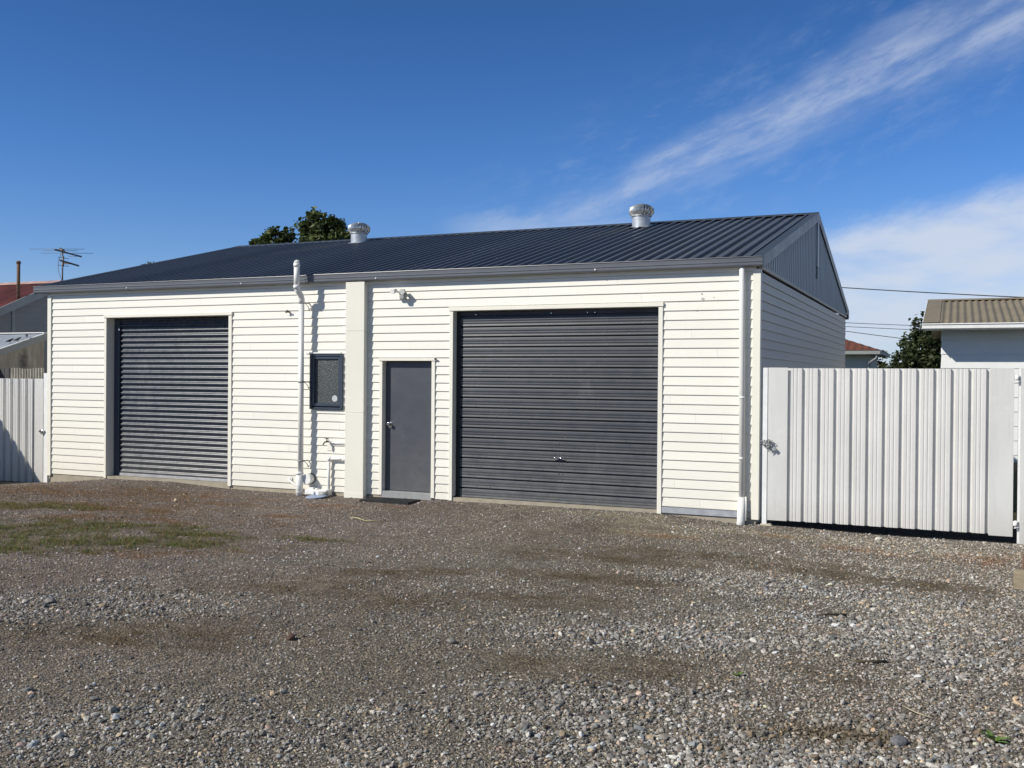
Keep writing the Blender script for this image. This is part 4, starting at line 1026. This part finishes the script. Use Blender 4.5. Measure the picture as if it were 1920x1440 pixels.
mb = MB(); mb.tube([(12.6, 30.12, 3.0), (12.58, 30.15, 2.8), (12.28, 30.4, 2.62), (12.26, 30.6, 2.5), (12.26, 30.62, 0)], .045, 8); gpart(mb, 'downpipe', M['nwall'], fh)

# ------------------------------------------------------------------ trees
def tree(name, base, crown, limbs, nleaf, leaf, cols, label, group=None, seed=1):
    """crown: list of (x,y,z,rx,rz) clumps in world space"""
    rs = np.random.default_rng(seed); t = empty(name, base); tag(t, label, 'tree', group)
    bx, by, bz = base; mb = MB(); top = np.mean([c[:3] for c in crown], 0)
    mid_ = Vector((bx+(top[0]-bx)*.5, by+(top[1]-by)*.5, bz+(top[2]-bz)*.55))
    mb.tube([(0, 0, -.1), tuple((mid_-Vector(base))*.5+Vector((.1, 0, 0))), tuple(mid_-Vector(base))], [limbs, limbs*.8, limbs*.6], 10)
    for c in crown:
        e = Vector(c[:3])-Vector(base); m_ = mid_-Vector(base)
        mb.tube([tuple(m_*.85), tuple(m_.lerp(e, .5)+Vector((rs.uniform(-.2, .2), rs.uniform(-.2, .2), .2))), tuple(e)], [limbs*.45, limbs*.25, limbs*.08], 7)
    mb.build('trunk', M['bark'], t)
    V = []; C = []
    vol = np.array([c[3]**2*c[4] for c in crown]); vol = vol/vol.sum()
    for c, w in zip(crown, vol):
        m = int(nleaf*w)+50; sub = max(9, int(46*c[3]*c[4]/1.0)); 
        d = rs.normal(size=(sub, 3)); d /= np.linalg.norm(d, axis=1)[:, None]; rr = rs.uniform(.35, 1.0, sub)**.5
        cen = d*rr[:, None]*np.array([c[3], c[3], c[4]])*.86+np.array(c[:3])
        shade = rs.uniform(.6, 1.35, sub)
        k = rs.integers(0, sub, m)
        p = cen[k]+rs.normal(size=(m, 3))*np.array([c[3], c[3], c[4]])*.15
        a = rs.normal(size=(m, 3)); a /= np.linalg.norm(a, axis=1)[:, None]; a[:, 2] = a[:, 2]*.6
        b = np.cross(a, rs.normal(size=(m, 3))); b /= np.linalg.norm(b, axis=1)[:, None]+1e-9
        s = leaf*rs.uniform(.6, 1.3, m)[:, None]
        V.append(np.stack([p-a*s, p+b*s*.42, p+a*s, p-b*s*.42], 1))
        cc_ = np.array(cols[0])*(1-rs.random(m)[:, None]*.0)*1.0; pick = rs.random(m)[:, None]
        cc_ = np.array(cols[0])*(1-pick)+np.array(cols[1])*pick
        C.append(np.repeat((cc_*shade[k][:, None])[:, None, :], 4, 1))
    V = np.concatenate(V).reshape(-1, 3)-np.array(base); C = np.concatenate(C).reshape(-1, 3)
    F = np.arange(len(V)).reshape(-1, 4); o = np_mesh('crown', V, F, M['leaf'], C); o.parent = t
    return t
tree('tree', (-12, 25, -.1), [(-11.75, 25, 8.75, .85, .85), (-11.0, 25.2, 8.6, .8, .7), (-10.3, 25, 8.1, .8, .6), (-11.95, 25, 8.0, .65, .7), (-11.2, 24.8, 7.6, 1.3, .8), (-9.5, 25, 7.6, .7, .5), (-11.95, 25, 9.42, .25, .28), (-11.3, 25, 9.2, .35, .25)],
     .16, 4800, .17, ((.045, .07, .02), (.12, .15, .05)), 'large leafy tree top showing over the workshop ridge beside the left roof vent', seed=3)
tree('tree', (-14.6, 25.5, -.1), [(-14.35, 25.5, 8.45, .75, .60), (-13.55, 25.5, 8.5, .32, .55), (-15.45, 25.5, 8.2, .55, .42), (-14.4, 25.3, 7.6, 1.2, .6)],
     .13, 2900, .16, ((.045, .065, .02), (.12, .145, .05)), 'smaller round tree top over the workshop ridge, left of the larger one', seed=4)
tree('tree', (-26.3, 30, -.1), [(-26.1, 30, 7.9, 1.0, .45), (-27.6, 30, 7.45, .9, .45)], .15, 1500, .12, ((.04, .06, .02), (.09, .11, .04)), 'thin distant tree top just clearing the left slope of the workshop roof', seed=5)
tree('tree', (14.9, 28, -.1), [(14.6, 28, 3.0, 1.1, 1.0), (14.5, 28, 3.75, .55, .75), (14.55, 28, 4.3, .25, .35), (13.9, 28, 2.8, .7, .55), (15.4, 28, 2.8, .9, .9), (13.6, 28, 2.2, .7, .5)],
     .16, 9000, .11, ((.03, .045, .02), (.08, .105, .04)), 'dense dark conical tree standing left of the brown roofed house', seed=6)
tree('tree', (11.3, 42, -.1), [(11.9, 42, 3.0, .5, .5), (12.1, 42, 2.3, .6, .5)], .1, 900, .12, ((.03, .04, .016), (.06, .07, .03)), 'small dark distant shrub right of the red tiled house', seed=8)

# ------------------------------------------------------------------ overhead cables and pole
def cable(a, b, sag, label, r=.012):
    a = Vector(a); b = Vector(b); mb = MB()
    mb.tube([a.lerp(b, k/16)+Vector((0, 0, -sag*4*(k/16)*(1-k/16))) for k in range(17)], r, 6); o = mb.build('overhead_cable', M['wire']); tag(o, label, 'cable', 'overhead cables right of the workshop')
cable((9.0, 22, 5.34), (24, 22, 4.14), .10, 'topmost overhead cable, passing above the brown roofed house', .016)
cable((9.0, 24, 4.14), (24, 24, 3.45), .1, 'upper of the close pair of thin cables above the dark conical tree', .010)
cable((9.0, 24, 4.02), (24, 24, 3.25), .1, 'lower of the close pair of thin cables reaching the dark conical tree', .010)
cable((9.0, 31, 4.33), (17.5, 31, 3.11), .05, 'lowest thick overhead cable, just above the red tiled roof', .014)
mb = MB(); mb.tube([(0, 0, 0), (0, 0, 6.2)], [.13, .09], 10); o = mb.build('utility_pole', M['bark']); o.location = (-31.0, 24, 0)
tag(o, 'thin distant utility pole above the red roof at the left edge', 'utility pole')

# ------------------------------------------------------------------ sky, sun, camera
Ld = Vector((.90, 1.0, -.95)).normalized()
S_ = -Ld
el = math.asin(S_.z); az = math.atan2(S_.x, S_.y)
w = bpy.data.worlds.new('World'); scene.world = w; w.use_nodes = True
T = w.node_tree; N = T.nodes; L = T.links; N.clear()
out = N.new('ShaderNodeOutputWorld'); bg = N.new('ShaderNodeBackground'); sky = N.new('ShaderNodeTexSky')
sky.sky_type = 'NISHITA'; sky.sun_disc = False; sky.sun_elevation = el; sky.sun_rotation = az % (2*math.pi)
sky.air_density = 1.0; sky.dust_density = .25; sky.ozone_density = 2.2; sky.altitude = 0
SKY_STR = .085
bg.inputs['Strength'].default_value = SKY_STR
def wm(op, a, b=0., c=None):
    m = N.new('ShaderNodeMath'); m.operation = op
    for i, x in enumerate((a, b) if c is None else (a, b, c)):
        if isinstance(x, bpy.types.NodeSocket): L.new(x, m.inputs[i])
        else: m.inputs[i].default_value = x
    return m.outputs[0]
def wmr(v, a, b, c, d, smooth=True):
    m = N.new('ShaderNodeMapRange'); m.interpolation_type = 'SMOOTHSTEP' if smooth else 'LINEAR'
    for i, x in enumerate((a, b, c, d)):
        if isinstance(x, bpy.types.NodeSocket): L.new(x, m.inputs[i+1])
        else: m.inputs[i+1].default_value = x
    L.new(v, m.inputs[0]); return m.outputs[0]
tc = N.new('ShaderNodeTexCoord'); sp = N.new('ShaderNodeSeparateXYZ'); L.new(tc.outputs['Generated'], sp.inputs[0])
AZ = wm('MULTIPLY', wm('ARCTAN2', sp.outputs[0], sp.outputs[1]), 57.2958)
EL = wm('MULTIPLY', wm('ARCSINE', sp.outputs[2]), 57.2958)
# streak frame: rotate (az, el) by the streak direction
sa = math.atan(.40); ca_, sa_ = math.cos(sa), math.sin(sa)
U = wm('ADD', wm('MULTIPLY', AZ, ca_), wm('MULTIPLY', EL, sa_)); Vv = wm('SUBTRACT', wm('MULTIPLY', EL, ca_), wm('MULTIPLY', AZ, sa_))
def vec(a, b, c=0.):
    m = N.new('ShaderNodeCombineXYZ')
    for i, x in enumerate((a, b, c)):
        if isinstance(x, bpy.types.NodeSocket): L.new(x, m.inputs[i])
        else: m.inputs[i].default_value = x
    return m.outputs[0]
def wn(v, sc, det=5, rough=.6, dist=0.):
    m = N.new('ShaderNodeTexNoise'); m.inputs['Scale'].default_value = sc; m.inputs['Detail'].default_value = det; m.inputs['Roughness'].default_value = rough; m.inputs['Distortion'].default_value = dist
    L.new(v, m.inputs['Vector']); return m.outputs['Fac']
n_f = wn(vec(wm('MULTIPLY', U, .10), wm('MULTIPLY', Vv, .75)), 1.0, 7, .62, .4)
n_w = wn(vec(wm('MULTIPLY', U, .22), wm('MULTIPLY', Vv, .5), 3.3), 1., 4, .55)
n_d = wn(vec(wm('MULTIPLY', U, .5), wm('MULTIPLY', Vv, 1.4), 7.7), 1., 6, .65)
Vc = (17.35*ca_+.9*sa_)      # centre line through (az -0.9, el 17.35)
dV = wm('ADD', wm('SUBTRACT', Vv, Vc), wm('MULTIPLY', wm('SUBTRACT', n_w, .5), 2.2))
halfw = wmr(U, -22., 8., 1.0, 3.1, False)
core = wmr(wm('DIVIDE', wm('ABSOLUTE', dV), halfw), .10, 1.0, 1., 0.)
fade = wm('MULTIPLY', wmr(U, -24., -10., .0, 1.), 1.)
streak = wm('MULTIPLY', wm('MULTIPLY', core, fade), wm('MULTIPLY', wmr(n_f, .30, .70, .35, 1.), wmr(n_d, .30, .62, .55, 1.15)))
# faint wisps around it
wisp = wm('MULTIPLY', wm('MULTIPLY', wmr(wm('ABSOLUTE', dV), 1., 6.5, 1., 0.), wmr(n_d, .42, .85, 0., .26)), wmr(U, -26., -12., 0., 1.))
low = wm('MULTIPLY', wmr(wm('ABSOLUTE', wm('SUBTRACT', wm('ADD', EL, wm('MULTIPLY', wm('SUBTRACT', n_d, .5), 2.)), 8.3)), 0., 1.5, .35, 0.), wm('MULTIPLY', wmr(AZ, -29., -25., 0., 1.), wmr(AZ, -20., -14., 1., 0.)))
# bank of cloud low on the right
top = wm('ADD', wmr(AZ, -8., 4., 8.3, 10.8, False), wm('MULTIPLY', wm('SUBTRACT', n_d, .5), 1.6))
bank = wm('MULTIPLY', wm('MULTIPLY', wmr(wm('SUBTRACT', top, EL), -.3, 1.8, 0., 1.), wmr(AZ, -12., -5., 0., 1.)), wmr(wn(vec(wm('MULTIPLY', AZ, .16), wm('MULTIPLY', EL, .5), 1.2), 1., 5, .55), .30, .62, .45, .95))
haze = wmr(EL, 0., 7., .30, 0.)
mask = wm('MAXIMUM', wm('MAXIMUM', wm('MULTIPLY', streak, .44), wm('MULTIPLY', wisp, .6)), wm('MAXIMUM', wm('MULTIPLY', bank, .93), wm('MAXIMUM', low, haze)))
hs = N.new('ShaderNodeHueSaturation'); hs.inputs['Saturation'].default_value = 1.0; hs.inputs['Value'].default_value = 1.0
rp = N.new('ShaderNodeValToRGB'); e_ = rp.color_ramp.elements
for _ in range(3): e_.new(.5)
for q, (p_, c_) in zip(e_, ((0., (.80, 1.0, 1.48)), (5/90, (.70, .95, 1.45)), (12/90, (.44, .79, 1.34)), (20/90, (.33, .66, 1.13)), (34/90, (.95, .88, .76)))): q.position = p_; q.color = (*c_, 1)
L.new(wm('DIVIDE', EL, 90.), rp.inputs['Fac'])
sm_ = N.new('ShaderNodeMix'); sm_.data_type = 'RGBA'; sm_.blend_type = 'MULTIPLY'; sm_.inputs[0].default_value = 1.; sm_.clamp_result = False
L.new(sky.outputs[0], sm_.inputs[6]); L.new(rp.outputs['Color'], sm_.inputs[7]); L.new(sm_.outputs[2], hs.inputs['Color'])
mx = N.new('ShaderNodeMix'); mx.data_type = 'RGBA'
L.new(mask, mx.inputs[0]); L.new(hs.outputs[0], mx.inputs[6]); mx.inputs[7].default_value = (7.4, 8.2, 9.6, 1)
L.new(mx.outputs[2], bg.inputs['Color']); L.new(bg.outputs[0], out.inputs[0])

sd = bpy.data.lights.new('sun', 'SUN'); sd.energy = 4.8; sd.angle = R_(.53); sd.color = (1., .94, .84)
so = bpy.data.objects.new('sun', sd); COL.objects.link(so); so.rotation_euler = Ld.to_track_quat('-Z', 'Y').to_euler(); so.location = (0, -20, 20)

cd = bpy.data.cameras.new('camera'); cam = bpy.data.objects.new('camera', cd); COL.objects.link(cam)
cd.sensor_width = 36.; cd.lens = 1865/1920*36; cd.clip_start = .05; cd.clip_end = 6000
rm = Matrix((RM[0], -RM[1], -RM[2])).transposed()
cam.matrix_world = Matrix.Translation(Vector(P)) @ rm.to_4x4()
scene.camera = cam
scene.render.engine = 'CYCLES'
scene.view_settings.view_transform = 'Standard'; scene.view_settings.look = 'None'; scene.view_settings.exposure = 0; scene.view_settings.gamma = 1
scene.render.resolution_x = 1024; scene.render.resolution_y = 768
